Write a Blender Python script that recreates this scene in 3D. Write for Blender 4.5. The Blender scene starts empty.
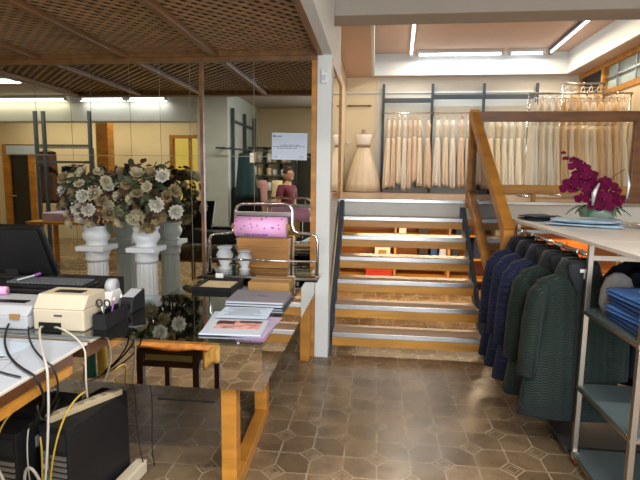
import bpy, bmesh, math, random
from mathutils import Vector, Matrix, Euler
R = math.radians
PI = math.pi
S = bpy.context.scene
col = S.collection

# ------------------------------------------------------------------ camera
cam = bpy.data.cameras.new('camera'); co = bpy.data.objects.new('camera', cam); col.objects.link(co)
yaw, pitch, roll, fpx = R(6.3704), R(7.27), R(0.7185), 484.7
fw = Vector((-math.sin(yaw)*math.cos(pitch), math.cos(yaw)*math.cos(pitch), -math.sin(pitch)))
rt = Vector((math.cos(yaw), math.sin(yaw), 0)); up = rt.cross(fw)
r2 = rt*math.cos(roll)+up*math.sin(roll); u2 = -rt*math.sin(roll)+up*math.cos(roll)
m3 = Matrix((r2, u2, -fw)).transposed()
co.matrix_world = Matrix.Translation((0, 0, 1.5)) @ m3.to_4x4()
cam.sensor_fit = 'HORIZONTAL'; cam.sensor_width = 36.0; cam.lens = fpx*36/640
cam.clip_start = 0.05; cam.clip_end = 100
S.camera = co

# ------------------------------------------------------------------ world, lights, exposure
w = bpy.data.worlds.new('world'); S.world = w; w.use_nodes = True
bg = w.node_tree.nodes['Background']; bg.inputs[0].default_value = (0.75, 0.86, 1.0, 1); bg.inputs[1].default_value = 2.2
S.view_settings.view_transform = 'Standard'; S.view_settings.look = 'None'
S.view_settings.exposure = 0.0; S.view_settings.gamma = 1.0; S.view_settings.use_curve_mapping = False

def area(name, loc, rot, sx, sy, power, color, spread=180, parent=None):
    l = bpy.data.lights.new(name, 'AREA'); l.shape = 'RECTANGLE'; l.size = sx; l.size_y = sy
    l.energy = power; l.color = color; l.spread = R(spread)
    o = bpy.data.objects.new(name, l); col.objects.link(o)
    o.location = loc; o.rotation_euler = rot
    if parent:
        o.parent = parent; o.location = Vector(loc)-parent.location
    return o
# fill lamp added at an unseen shop window, standing in for daylight
area('window_daylight', (1.2, -2.62, 1.35), (R(90), 0, 0), 3.4, 2.2, 175, (0.80, 0.90, 1.0))
WARM = (1.0, 0.85, 0.67); NEUT = (1.0, 0.93, 0.82); COOL = (0.78, 0.91, 1.0)

# ------------------------------------------------------------------ materials
def srgb(h):
    h = h.lstrip('#'); out = []
    for i in (0, 2, 4):
        c = int(h[i:i+2], 16)/255
        out.append(c/12.92 if c <= 0.04045 else ((c+0.055)/1.055)**2.4)
    return tuple(out)
class NT:
    def __init__(s, m): s.t = m.node_tree; s.n = s.t.nodes; s.l = s.t.links
    def new(s, t, **k):
        n = s.n.new(t)
        for a, b in k.items(): setattr(n, a, b)
        return n
    def math(s, op, a, b=None, c=None):
        n = s.new('ShaderNodeMath', operation=op)
        for i, v in enumerate((a, b, c)):
            if v is None: continue
            if isinstance(v, (int, float)): n.inputs[i].default_value = v
            else: s.l.new(v, n.inputs[i])
        return n.outputs[0]
    def mix(s, f, a, b):
        n = s.new('ShaderNodeMix', data_type='RGBA')
        for i, v in ((0, f), (6, a), (7, b)):
            if isinstance(v, tuple): n.inputs[i].default_value = (*v[:3], 1)
            elif isinstance(v, (int, float)): n.inputs[i].default_value = v
            else: s.l.new(v, n.inputs[i])
        return n.outputs[2]
def M(name, c, rough=0.5, metal=0.0, var=0.0, scale=(6, 6, 6), bump=0.0, bscale=40.0, spec=0.5, trans=0.0, coat=0.0, sheen=0.0, alpha=1.0):
    if isinstance(c, str): c = srgb(c)
    m = bpy.data.materials.new(name); m.use_nodes = True
    b = m.node_tree.nodes['Principled BSDF']; k = NT(m)
    b.inputs['Base Color'].default_value = (*c, 1); b.inputs['Roughness'].default_value = rough
    b.inputs['Metallic'].default_value = metal; b.inputs['Specular IOR Level'].default_value = spec
    b.inputs['Transmission Weight'].default_value = trans; b.inputs['Coat Weight'].default_value = coat
    b.inputs['Sheen Weight'].default_value = sheen
    b.inputs['Alpha'].default_value = alpha
    tc = k.new('ShaderNodeTexCoord')
    if var:
        mp = k.new('ShaderNodeMapping'); mp.inputs['Scale'].default_value = scale
        k.l.new(tc.outputs['Object'], mp.inputs[0])
        n = k.new('ShaderNodeTexNoise'); n.inputs['Scale'].default_value = 1; n.inputs['Detail'].default_value = 5
        k.l.new(mp.outputs[0], n.inputs['Vector'])
        lo = tuple(x*(1-var) for x in c); hi = tuple(min(1, x*(1+var)) for x in c)
        mr = k.new('ShaderNodeMapRange'); mr.inputs[1].default_value = .3; mr.inputs[2].default_value = .7
        k.l.new(n.outputs[0], mr.inputs[0])
        k.l.new(k.mix(mr.outputs[0], lo, hi), b.inputs['Base Color'])
    if bump:
        n2 = k.new('ShaderNodeTexNoise'); n2.inputs['Scale'].default_value = bscale; n2.inputs['Detail'].default_value = 3
        k.l.new(tc.outputs['Object'], n2.inputs['Vector'])
        bp = k.new('ShaderNodeBump'); bp.inputs['Strength'].default_value = bump; bp.inputs['Distance'].default_value = 0.01
        k.l.new(n2.outputs[0], bp.inputs['Height']); k.l.new(bp.outputs[0], b.inputs['Normal'])
    return m
def emis(name, c, s):
    m = bpy.data.materials.new(name); m.use_nodes = True
    b = m.node_tree.nodes['Principled BSDF']
    b.inputs['Base Color'].default_value = (*c, 1); b.inputs['Emission Color'].default_value = (*c, 1)
    b.inputs['Emission Strength'].default_value = s
    return m
def glassmat(name, tint, fres=0.08):
    m = bpy.data.materials.new(name); m.use_nodes = True; k = NT(m); k.n.clear()
    o = k.new('ShaderNodeOutputMaterial'); t = k.new('ShaderNodeBsdfTransparent'); t.inputs[0].default_value = (*tint, 1)
    g = k.new('ShaderNodeBsdfGlossy'); g.inputs['Roughness'].default_value = 0.02
    f = k.new('ShaderNodeFresnel'); f.inputs[0].default_value = 1.5
    ms = k.new('ShaderNodeMixShader'); k.l.new(f.outputs[0], ms.inputs[0]); k.l.new(t.outputs[0], ms.inputs[1]); k.l.new(g.outputs[0], ms.inputs[2])
    k.l.new(ms.outputs[0], o.inputs[0]); return m
def wood(name, c, sc=(3, 3, 3), rough=0.45, var=.28): return M(name, c, rough, 0, var, sc, .08, 60)
def floor_mat():
    m = bpy.data.materials.new('floor_tiles'); m.use_nodes = True; k = NT(m); b = k.n['Principled BSDF']
    g = k.new('ShaderNodeNewGeometry'); sp = k.new('ShaderNodeSeparateXYZ'); k.l.new(g.outputs['Position'], sp.inputs[0])
    u = k.math('DIVIDE', k.math('SUBTRACT', sp.outputs[0], .223), .1765); v = k.math('DIVIDE', k.math('SUBTRACT', sp.outputs[1], 2.644), .1795)
    ru, rv = k.math('ROUND', u), k.math('ROUND', v)
    du, dv = k.math('ABSOLUTE', k.math('SUBTRACT', u, ru)), k.math('ABSOLUTE', k.math('SUBTRACT', v, rv))
    par = k.math('PINGPONG', k.math('ADD', ru, rv), 1.0)           # 0 at even nodes
    even = k.math('LESS_THAN', par, .5)
    s = k.math('ADD', du, dv); D = .36
    ring = k.math('LESS_THAN', k.math('ABSOLUTE', k.math('SUBTRACT', s, D)), .035)
    inner = k.math('LESS_THAN', k.math('ABSOLUTE', k.math('SUBTRACT', s, D*.55)), .03)
    lin = k.math('LESS_THAN', k.math('MINIMUM', du, dv), .024)
    outside = k.math('GREATER_THAN', s, D)
    evl = k.math('MAXIMUM', k.math('MAXIMUM', ring, k.math('MULTIPLY', lin, outside)), k.math('MULTIPLY', inner, .6))
    grout = k.math('ADD', k.math('MULTIPLY', even, evl), k.math('MULTIPLY', k.math('SUBTRACT', 1.0, even), lin))
    cb = k.new('ShaderNodeCombineXYZ'); k.l.new(k.math('FLOOR', u), cb.inputs[0]); k.l.new(k.math('FLOOR', v), cb.inputs[1])
    wn = k.new('ShaderNodeTexWhiteNoise'); k.l.new(cb.outputs[0], wn.inputs[0])
    n = k.new('ShaderNodeTexNoise'); n.inputs['Scale'].default_value = 9; n.inputs['Detail'].default_value = 6; k.l.new(g.outputs['Position'], n.inputs['Vector'])
    n9 = k.new('ShaderNodeTexNoise'); n9.inputs['Scale'].default_value = 4.5; n9.inputs['Detail'].default_value = 8; n9.inputs['Roughness'].default_value = .65; k.l.new(g.outputs['Position'], n9.inputs['Vector'])
    mr2 = k.new('ShaderNodeMapRange'); mr2.inputs[1].default_value = .42; mr2.inputs[2].default_value = .66; k.l.new(n9.outputs[0], mr2.inputs[0])
    c = k.mix(wn.outputs[0], srgb('#75624a'), srgb('#957e62'))
    mr = k.new('ShaderNodeMapRange'); mr.inputs[1].default_value = .35; mr.inputs[2].default_value = .65; k.l.new(n.outputs[0], mr.inputs[0])
    c = k.mix(k.math('MULTIPLY', mr2.outputs[0], .6), c, srgb('#4a3a29'))
    c = k.mix(k.math('MULTIPLY', grout, k.math('ADD', k.math('MULTIPLY', mr.outputs[0], .6), .2)), c, srgb('#bfae94'))
    k.l.new(c, b.inputs['Base Color'])
    b.inputs['Roughness'].default_value = .36
    r_ = k.math('ADD', k.math('MULTIPLY', n.outputs[0], .22), .15); k.l.new(r_, b.inputs['Roughness'])
    bp = k.new('ShaderNodeBump'); bp.inputs['Strength'].default_value = .25; bp.inputs['Distance'].default_value = .004
    k.l.new(k.math('SUBTRACT', k.math('MULTIPLY', n.outputs[0], .4), grout), bp.inputs['Height']); k.l.new(bp.outputs[0], b.inputs['Normal'])
    return m
def quilt(name, c, kind):
    m = bpy.data.materials.new(name); m.use_nodes = True; k = NT(m); b = k.n['Principled BSDF']
    c = srgb(c); b.inputs['Roughness'].default_value = .6; b.inputs['Sheen Weight'].default_value = .05; b.inputs['Specular IOR Level'].default_value = .3
    tc = k.new('ShaderNodeTexCoord'); sp = k.new('ShaderNodeSeparateXYZ'); k.l.new(tc.outputs['Object'], sp.inputs[0])
    x, z = k.math('ADD', sp.outputs[0], sp.outputs[1]), sp.outputs[2]
    if kind == 'wave':
        zz = k.math('ADD', k.math('MULTIPLY', z, 210.0), k.math('MULTIPLY', k.math('SINE', k.math('MULTIPLY', x, 130.0)), 1.3))
        h = k.math('ABSOLUTE', k.math('SINE', zz))
    else:
        a = k.math('ABSOLUTE', k.math('SINE', k.math('MULTIPLY', k.math('ADD', x, z), 62.0)))
        d = k.math('ABSOLUTE', k.math('SINE', k.math('MULTIPLY', k.math('SUBTRACT', x, z), 62.0)))
        h = k.math('POWER', k.math('MINIMUM', a, d), .5)
    bp = k.new('ShaderNodeBump'); bp.inputs['Strength'].default_value = .55; bp.inputs['Distance'].default_value = .01
    k.l.new(h, bp.inputs['Height']); k.l.new(bp.outputs[0], b.inputs['Normal'])
    n = k.new('ShaderNodeTexNoise'); n.inputs['Scale'].default_value = 7; k.l.new(tc.outputs['Object'], n.inputs['Vector'])
    k.l.new(k.mix(n.outputs[0], tuple(q*.75 for q in c), tuple(q*1.25 for q in c)), b.inputs['Base Color'])
    return m

mt = dict(
    floor=floor_mat(),
    white_wall=M('white_paint', '#d9dad6', .7, var=.04, scale=(2, 2, 2)),
    greywall=M('pale_grey_wall_paint', '#d3d3cc', .7, var=.04, scale=(2, 2, 2)),
    yellowwall=M('yellow_outside_wall', '#ecc95a', .8),  # imitates yellow light in the front window
    cream_wall=M('cream_paint', '#e2d3b4', .7, var=.04, scale=(2, 2, 2)),
    grey_beam=M('beige_paint', '#a99d90', .75, var=.04, scale=(2, 2, 2)),
    peach=M('peach_paint', '#c6aa97', .75, var=.03, scale=(2, 2, 2)),
    cornice=M('cornice_paint', '#d6dde0', .7, var=.03, scale=(2, 2, 2)),
    lattice=wood('lattice_wood', '#94704a', (8, 8, 8), .4),
    lattice_back=M('lattice_backing', '#1e130c', .9),
    beam=wood('beam_wood', '#7c5630', (14, 2, 14), .4),
    oak=wood('oak_wood', '#b57a2e', (3, 3, 14), .4),
    oak_x=wood('oak_wood_lengthwise', '#bd8532', (2, 14, 14), .4),
    walnut=wood('walnut_wood', '#805535', (3, 3, 14), .4),
    chairwood=wood('dark_chair_wood', '#3e2415', (6, 6, 14), .4),
    mirror=M('mirror_silver', (.74, .745, .68), .012, 1.0),
    deskmirror=M('desk_mirror', (.74, .70, .64), .015, 1.0),
    smoke=M('smoked_mirror_top', (.33, .35, .33), .03, 1.0),
    seam=M('mirror_backing', '#a39a80', .5),
    steel=M('brushed_steel', (.44, .42, .395), .32, 1.0, .15, (4, 40, 40)),
    chrome=M('chrome', (.80, .78, .76), .12, 1.0),
    bronze=M('satin_metal_post', (.42, .36, .30), .35, 1.0),
    darksteel=M('dark_painted_steel', '#39434a', .45, var=.1),
    stringer=M('blue_grey_steel', '#33434f', .5, var=.1),
    tread=M('tread_stone', '#c2ab98', .35, var=.12, scale=(4, 14, 4)),
    platform=M('platform_stone', '#b9a18d', .28, var=.15, scale=(4, 10, 4)),
    fascia=M('fascia_paint', '#d6d3ca', .6, var=.05),
    glass=glassmat('clear_glass', (.97, .98, .96)),
    shelfglass=M('frosted_shelf_glass', '#59676a', .22, 0, .06, spec=.6),
    whitelam=M('white_laminate', '#dcd9d3', .35, var=.03),
    black=M('black_plastic', '#0d0e11', .4), blackmat=M('matt_black_plastic', '#15161a', .6, var=.15),
    key=M('key_grey', '#63666e', .5),
    beige=M('beige_plastic', '#d3c7b0', .5, var=.04), lilac=M('pale_plastic', '#bfc4cc', .45, var=.03),
    duct=M('beige_cable_duct', '#b8a888', .55, var=.08),
    paper=M('white_paper', '#bcc5d4', .7, var=.03), bluepaper=M('pale_blue_paper', '#c6d8ec', .7, var=.03),
    ink=M('ink', '#4a4f60', .8), mauve=M('mauve_paper', '#b3a0c0', .6, var=.1),
    photo=M('printed_photo', '#c98f86', .5, var=.5, scale=(28, 28, 28)), photodark=M('printed_dark', '#3a2a3a', .5, var=.4, scale=(30, 30, 30)),
    greyfolder=M('grey_folder', '#86828c', .6, var=.06), card=M('cardboard', '#a67f4a', .8, var=.12), 
    pink=M('pink_gift_wrap', '#eeb2e2', .45, var=.06, scale=(20, 20, 20)), purple=M('purple_print', '#8a4f9c', .5),
    plaster=M('white_plaster', '#d6dbe0', .55, var=.05), 
    bloom_cream=M('cream_silk_petal', '#c2b798', .8, var=.18, scale=(30, 30, 30)), bloom_white=M('white_silk_petal', '#cfcabb', .8, var=.15, scale=(30, 30, 30)),
    bloom_tan=M('tan_silk_petal', '#998662', .8, var=.2, scale=(30, 30, 30)),
    leaf=M('dark_green_leaf', '#3b4228', .6, var=.3), driedleaf=M('dried_brown_leaf', '#5a3a28', .7, var=.3),
    orchid=M('magenta_orchid_petal', '#5c0732', .7, var=.35, scale=(20, 20, 20), spec=.12), orchidlip=M('orchid_lip', '#7a2444', .5),
    potglass=M('pale_green_pot', '#82988a', .25, var=.1), orchidleaf=M('orchid_leaf', '#4f7a58', .4, var=.2), silver=M('silver_ribbon', (.8, .8, .82), .3, .6),
    navy=quilt('navy_quilted_fabric', '#131f3f', 'diamond'), green=quilt('dark_green_quilted_fabric', '#15241f', 'wave'),
    navyfur=M('navy_collar_fabric', '#0a1020', .95, bump=.6, bscale=90, sheen=.15), greenfur=M('green_collar_pile', '#0b1713', .95, bump=.8, bscale=90, sheen=.15),
    darkjacket=M('dark_navy_fabric', '#191c2c', .85, var=.2), grey_fab=M('grey_knit', '#7d7a78', .9, var=.15, scale=(30, 30, 30)),
    lining=M('coat_lining', '#10151c', .7),
    denim=M('blue_denim', '#4b7cc2', .85, var=.18, scale=(60, 60, 60), bump=.2, bscale=200), denim_dark=M('dark_denim', '#29497f', .85, var=.15, scale=(60, 60, 60)),
    tag=M('white_tag', '#e8e8e8', .6), ivory=M('ivory_satin', '#e8dac2', .6, var=.07, scale=(14, 14, 4), sheen=.2),
    blush=M('blush_tulle', '#e2ccb4', .7, var=.07, scale=(14, 14, 4), sheen=.2), whitegown=M('white_satin', '#e9e4da', .55, var=.05, scale=(14, 14, 4), sheen=.2),
    gold=M('champagne_satin', '#dcbb88', .55, var=.09, scale=(14, 14, 4), sheen=.2), sash=M('taupe_sash', '#a78b72', .6),
    bluecloth=M('pale_blue_folded_cloth', '#9fb9cc', .45, var=.2, scale=(10, 10, 10)), navycloth=M('navy_folded_cloth', '#1c2a44', .7, var=.2),
    orange=M('orange_fabric_box', '#e0731c', .7, var=.15), red=M('red_card', '#c23a22', .6), whitebox=M('white_card', '#e2ded2', .6), darkbox=M('dark_card', '#2a2224', .6, var=.2),
    brownpanel=wood('brown_panel_wood', '#a05f2c', (3, 3, 10), .5), tanpanel=wood('tan_panel_wood', '#b98247', (3, 3, 10), .5),
    olive=M('olive_upholstery', '#aca05c', .85, var=.1), orangecloth=M('orange_plaid_cloth', '#d08a3c', .85, var=.35, scale=(25, 25, 25)),
    plaid=M('plaid_blanket', '#cfa04a', .85, var=.45, scale=(16, 22, 22)),
    teal=M('teal_fabric', '#0f343b', .6, var=.2, scale=(20, 20, 3)), tealtube=M('teal_plastic', '#1c8080', .5), ochre=M('ochre_plastic', '#a99a3c', .6),
    blackcloth=M('black_cloth', '#121214', .85, var=.2), rose=M('rose_fabric', '#b98a84', .8, var=.15), creamcloth=M('cream_cloth', '#ddc9a0', .8, var=.1),
    skin=M('skin', '#b98468', .6, var=.06), hair=M('dark_hair', '#2d221c', .8), maroon=M('maroon_shirt', '#5d1a2c', .8, var=.15), trousers=M('dark_trousers', '#20222b', .85), shoe=M('black_shoe', '#111111', .5),
    tube=emis('lit_tube', (.95, .98, 1.0), 5.0), tubewarm=emis('lit_warm_tube', (1.0, .93, .80), 5.0), 
    housing=M('fixture_housing', '#cfd2d4', .5), housing_dark=M('dark_fixture_housing', '#4b545c', .5),
    cable_w=M('white_cable', '#c9c4b8', .5), cable_y=M('yellow_cable', '#c7a83a', .5), cable_k=M('black_cable', '#101012', .5),
    doorglass=M('dark_door_glass', '#0c1216', .08, 0, spec=.6), bluesheet=M('pale_blue_sheet', '#b7c7dc', .6),
    navypane=M('dark_blue_pane', '#16202c', .3), bluepane=M('pale_blue_frosted_pane', '#b4cdd0', .4),
    winglow=glassmat('window_glass', (.95, .97, 1.0)), darkpanel=M('dark_cabinet', '#2a2a24', .5), io=M('metal_io_plate', (.45, .45, .44), .45, .8),
    partition=M('pale_grey_paint', '#b9c0bd', .7, var=.05),
    vent=M('dark_grille', '#24262a', .6), cyan=M('teal_port', '#2a8c8c', .5),
    base=M('dark_base_board', '#35383a', .35), cast=M('caster_rubber', '#7a3a1c', .5),
)

# ------------------------------------------------------------------ mesh building helpers
class MB:
    def __init__(s): s.v = []; s.f = []
    def add(s, v, f):
        o = len(s.v); s.v += [Vector(p) for p in v]; s.f += [tuple(i+o for i in q) for q in f]; return s
    def box(s, x0, x1, y0, y1, z0, z1):
        v = [(x, y, z) for z in (z0, z1) for y in (y0, y1) for x in (x0, x1)]
        return s.add(v, [(0, 2, 3, 1), (4, 5, 7, 6), (0, 1, 5, 4), (2, 6, 7, 3), (0, 4, 6, 2), (1, 3, 7, 5)])
    def obox(s, c, size, rot=(0, 0, 0)):
        m = rot if isinstance(rot, Matrix) else Euler(rot).to_matrix()
        hx, hy, hz = (q/2 for q in size); b = MB().box(-hx, hx, -hy, hy, -hz, hz)
        return s.add([m @ p + Vector(c) for p in b.v], b.f)
    def bar(s, a, b, wd, ht, upv=(0, 0, 1)):
        a, b = Vector(a), Vector(b); d = b-a; y = d.normalized(); x = y.cross(Vector(upv))
        if x.length < 1e-4: x = y.cross(Vector((0, 1, 0)))
        x.normalize(); z = x.cross(y)
        return s.obox((a+b)/2, (wd, d.length, ht), Matrix((x, y, z)).transposed())
    def tube(s, pts, r, n=8, closed=False):
        pts = [Vector(p) for p in pts]; N = len(pts); rs = r if isinstance(r, (list, tuple)) else [r]*N
        rings = []; prev = None
        for i, p in enumerate(pts):
            if closed: t = (pts[(i+1) % N]-pts[i-1])
            else: t = pts[min(i+1, N-1)]-pts[max(i-1, 0)]
            t.normalize()
            if prev is None:
                a = Vector((0, 0, 1)) if abs(t.z) < .9 else Vector((1, 0, 0)); x = t.cross(a).normalized()
            else:
                x = prev-t*prev.dot(t)
                x = x.normalized() if x.length > 1e-5 else t.orthogonal().normalized()
            prev = x; y = t.cross(x)
            rings.append([p+(x*math.cos(2*PI*k/n)+y*math.sin(2*PI*k/n))*rs[i] for k in range(n)])
        return s.loft(rings, closed)
    def loft(s, rings, closed=False, cap=True):
        n = len(rings[0]); v = [p for q in rings for p in q]; f = []; m = len(rings)
        for i in range(m if closed else m-1):
            for k in range(n):
                a, b = i*n+k, i*n+(k+1) % n; c, d = ((i+1) % m)*n+(k+1) % n, ((i+1) % m)*n+k
                f.append((a, b, c, d))
        if cap and not closed:
            f.append(tuple(reversed(range(n)))); f.append(tuple(range((m-1)*n, m*n)))
        return s.add(v, f)
    def lathe(s, prof, c=(0, 0, 0), n=20, flute=0, fn=0):
        rings = []
        for r, z in prof:
            rings.append([Vector((c[0]+r*math.cos(2*PI*k/n), c[1]+r*math.sin(2*PI*k/n), c[2]+z)) for k in range(n)])
        return s.loft(rings)
    def grid(s, fn, nu, nv):
        v = [fn(i/nu, j/nv) for j in range(nv+1) for i in range(nu+1)]
        f = [(j*(nu+1)+i, j*(nu+1)+i+1, (j+1)*(nu+1)+i+1, (j+1)*(nu+1)+i) for j in range(nv) for i in range(nu)]
        return s.add(v, f)
    def prism(s, poly, d):
        """extrude polygon (3D points) by vector d"""
        n = len(poly); d = Vector(d); v = [Vector(p) for p in poly]+[Vector(p)+d for p in poly]
        f = [tuple(reversed(range(n))), tuple(range(n, 2*n))]+[(i, (i+1) % n, n+(i+1) % n, n+i) for i in range(n)]
        return s.add(v, f)
    def build(s, name, mat, parent=None, smooth=False, bevel=0, solid=0, local=False, extra=()):
        nf = [len(s.f)]
        for q, _ in extra: s.add(q.v, q.f); nf.append(len(s.f))
        me = bpy.data.meshes.new(name); off = Vector((0, 0, 0)); p = parent
        if not local:
            while p: off += p.location; p = p.parent
        me.from_pydata([tuple(q-off) for q in s.v], [], s.f)
        me.materials.append(mt[mat] if isinstance(mat, str) else mat)
        for _, m2 in extra: me.materials.append(mt[m2])
        bm = bmesh.new(); bm.from_mesh(me); bmesh.ops.recalc_face_normals(bm, faces=bm.faces); bm.to_mesh(me); bm.free()
        for i in range(len(extra)):
            for q in me.polygons[nf[i]:nf[i+1]]: q.material_index = i+1
        if smooth:
            for q in me.polygons: q.use_smooth = True
        o = bpy.data.objects.new(name, me); col.objects.link(o)
        if parent: o.parent = parent
        if bevel:
            b = o.modifiers.new('bevel', 'BEVEL'); b.width = bevel; b.segments = 2; b.limit_method = 'ANGLE'
        if solid:
            b = o.modifiers.new('solid', 'SOLIDIFY'); b.thickness = solid
        return o
def tag(o, label, cat, group=None):
    o['label'] = label; o['category'] = cat
    if group: o['group'] = group
    return o
def thing(name, label, cat, loc=(0, 0, 0), rz=0, group=None):
    o = bpy.data.objects.new(name, None); col.objects.link(o); o.empty_display_size = .05
    o.location = loc; o.rotation_euler = (0, 0, rz); return tag(o, label, cat, group)
def struct(o): o['kind'] = 'structure'; return o
def B(*a): return MB().box(*a)
def copy_tree(o, parent=None):
    c = o.copy(); col.objects.link(c); c.parent = parent
    for ch in o.children: copy_tree(ch, c)
    return c
ORD = ['first', 'second', 'third', 'fourth', 'fifth', 'sixth', 'seventh', 'eighth', 'ninth', 'tenth', 'eleventh', 'twelfth', 'thirteenth', 'fourteenth', 'fifteenth']

ZC = 2.456; ZP = 1.273; YM = 3.95
# ================================================================== SETTING
struct(B(-9.2, 3.5, -3.0, 9.0, -.08, 0).build('floor', 'floor'))
struct(B(-9.2, -.47, YM+.02, YM+.12, 0, 3.0).build('wall_back', 'cream_wall'))
struct(B(-9.3, -9.2, -3.0, YM+.12, 0, 3.0).build('wall_left', 'cream_wall'))
struct(B(3.35, 3.45, -3.0, 5.5, 0, 3.6).build('wall_right', 'cream_wall'))
struct(B(3.35, 3.45, 5.5, 8.9, 0, 2.78).build('wall_right_upper', 'cream_wall'))
struct(B(-.65, 3.45, 8.8, 8.9, 0, 3.7).build('wall_back_upper', 'cream_wall'))
struct(B(-.02, 3.35, 8.785, 8.80, ZP, 3.25).build('trim_16', 'greywall'))
struct(B(-.65, -.55, 5.5, 8.8, 0, 3.7).build('wall_left_upper', 'cream_wall'))
struct(B(-.47, -.41, 4.07, 5.5, 0, 3.3).build('wall_left_stair', 'white_wall'))
struct(B(-.65, -.47, 5.44, 5.5, 0, 3.3).build('wall_left_stair_return', 'white_wall'))
struct(B(-.475, -.36, 3.91, 4.07, 0, 3.0).build('trim_1', 'white_wall', bevel=.006))          # white pilaster
struct(B(-.43, -.36, 2.2, 3.91, ZC, 3.0).build('trim_2', 'white_wall'))                       # fascia above the lattice
struct(B(-9.2, 3.35, -3.0, 4.09, 3.0, 3.1).build('ceiling', 'grey_beam'))
struct(B(-.43, 3.35, 4.09, 4.37, 2.8, 3.7).build('trim_3', 'grey_beam', bevel=.01))           # beam over the stairs
c_ = MB(); c_.box(-.65, -.08, 4.37, 8.8, 3.25, 3.3); c_.box(3.09, 3.35, 4.37, 8.8, 3.25, 3.3); c_.box(-.08, 3.09, 8.62, 8.8, 3.25, 3.3)
c_.box(-.06, 3.07, 4.37, 8.6, 3.6, 3.66)
struct(c_.build('ceiling_upper', 'peach'))
c_ = MB(); c_.box(-.10, -.06, 4.37, 8.6, 3.245, 3.62); c_.box(3.07, 3.11, 4.37, 8.6, 3.245, 3.62); c_.box(-.10, 3.11, 8.6, 8.64, 3.245, 3.62)
struct(c_.build('trim_4', 'cornice'))
struct(B(-.55, 3.35, 5.54, 8.8, 1.16, ZP).build('floor_upper', 'platform'))
f_ = struct(B(-.41, 3.35, 5.5, 5.54, 1.07, ZP-.035).build('trim_5', 'fascia'))
struct(B(-.41, 3.35, 5.47, 5.545, ZP-.035, ZP+.004).build('trim_6', 'steel', bevel=.004))
struct(B(.98, 3.35, 5.5, 5.56, 1.0, 1.07).build('trim_7', 'oak_x'))
# front of the shop behind the camera
fr = MB(); fr.box(-9.2, -8.75, -3.0, -2.8, 0, 3.0); fr.box(-8.75, -7.95, -3.0, -2.8, 2.2, 3.0); fr.box(-7.95, -7.75, -3.0, -2.8, 0, 3.0)
fr.box(-7.75, -5.4, -3.0, -2.8, 0, 3.0); fr.box(-5.4, -4.65, -3.0, -2.8, 0, 3.0)
fr.box(-4.65, -3.75, -3.0, -2.8, 0, .9); fr.box(-4.65, -3.75, -3.0, -2.8, 2.42, 3.0); fr.box(-3.75, -.6, -3.0, -2.8, 0, 3.0)
fr.box(-.6, 3.0, -3.0, -2.8, 0, .2); fr.box(-.6, 3.0, -3.0, -2.8, 2.5, 3.0); fr.box(3.0, 3.35, -3.0, -2.8, 0, 3.0)
struct(fr.build('wall_front', 'cream_wall'))
def window(n, x0, x1, z0, z1, mat='whitelam', mull=2):
    m = MB(); t = .06
    m.box(x0, x0+t, -2.98, -2.82, z0, z1); m.box(x1-t, x1, -2.98, -2.82, z0, z1); m.box(x0+t, x1-t, -2.98, -2.82, z0, z0+t); m.box(x0+t, x1-t, -2.98, -2.82, z1-t, z1)
    for i in range(1, mull):
        x = x0+(x1-x0)*i/mull; m.box(x-.025, x+.025, -2.95, -2.85, z0+t, z1-t)
    o = struct(m.build('window_%d' % n, mat)); B(x0+t, x1-t, -2.905, -2.895, z0+t, z1-t).build('pane', 'winglow', o)
struct(B(-6.0, -2.4, -4.2, -4.1, 0, 3.4).build('wall_outside', 'yellowwall'))  # added backdrop; yellow paint stands in for light behind the window
window(1, -.6, 3.0, .2, 2.5, 'darksteel', 3); window(2, -4.65, -3.75, .9, 2.42, 'oak', 2)  # first window is out of view, added for the bluish daylight
struct(B(-9.2, -3.2, -1.45, -1.1, 2.54, 3.0).build('trim_8', 'cornice'))                      # dropped beam in the front room
struct(B(-3.15, -2.6, -2.8, -.55, 0, 3.0).build('wall_partition', 'partition'))
# door with dark glass in the front wall
d1 = MB(); d1.box(-8.75, -8.6, -2.9, -2.76, 0, 2.2); d1.box(-8.1, -7.95, -2.9, -2.76, 0, 2.2); d1.box(-8.6, -8.1, -2.9, -2.76, 2.08, 2.2); d1.box(-8.6, -8.1, -2.88, -2.78, 0, .2)
d1 = struct(d1.build('door_1', 'oak')); B(-8.6, -8.1, -2.85, -2.83, .2, 2.08).build('pane', 'doorglass', d1); MB().tube([(-8.55, -2.8, 1.0), (-8.55, -2.74, 1.0), (-8.42, -2.74, 1.0)], .012).build('door_handle', 'chrome', d1)
# left wall feature upstairs : oak post and glazed recess beside the stair head
struct(B(-.46, -.40, 5.6, 5.70, ZP, 2.57).build('trim_9', 'oak', bevel=.004))
struct(B(-.55, -.43, 5.70, 5.74, ZP, 2.9).build('trim_10', 'walnut'))
# clerestory window on the upper right wall
wm = MB(); wm.box(3.33, 3.45, 5.5, 8.79, 2.76, 2.84); wm.box(3.33, 3.45, 5.5, 8.79, 3.18, 3.25)
for y in (5.52, 8.74): wm.box(3.34, 3.44, y-.025, y+.025, 2.84, 3.18)
wm.box(3.32, 3.44, 7.86, 7.94, 2.84, 3.18)
wm = struct(wm.build('window_4', 'oak_x')); B(3.37, 3.38, 7.94, 8.72, 2.84, 3.18).build('pane', 'navypane', wm); B(3.39, 3.40, 5.54, 7.86, 2.84, 3.18).build('pane', 'bluepane', wm)
m = MB(); m.box(3.35, 3.37, 5.54, 7.86, 3.0, 3.03)
for y in (6.3, 7.0, 7.5): m.box(3.35, 3.37, y-.012, y+.012, 2.84, 3.18)
m.build('glazing_bars', 'steel', wm)
fm = thing('framed_mirror', 'narrow oak framed mirror on the wall between white pilaster and stair head', 'mirror', (-.405, 4.9, ZP))
B(-.41, -.405, 4.45, 5.42, ZP+.08, 2.50).build('mirror_glass', 'mirror', fm)
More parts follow.
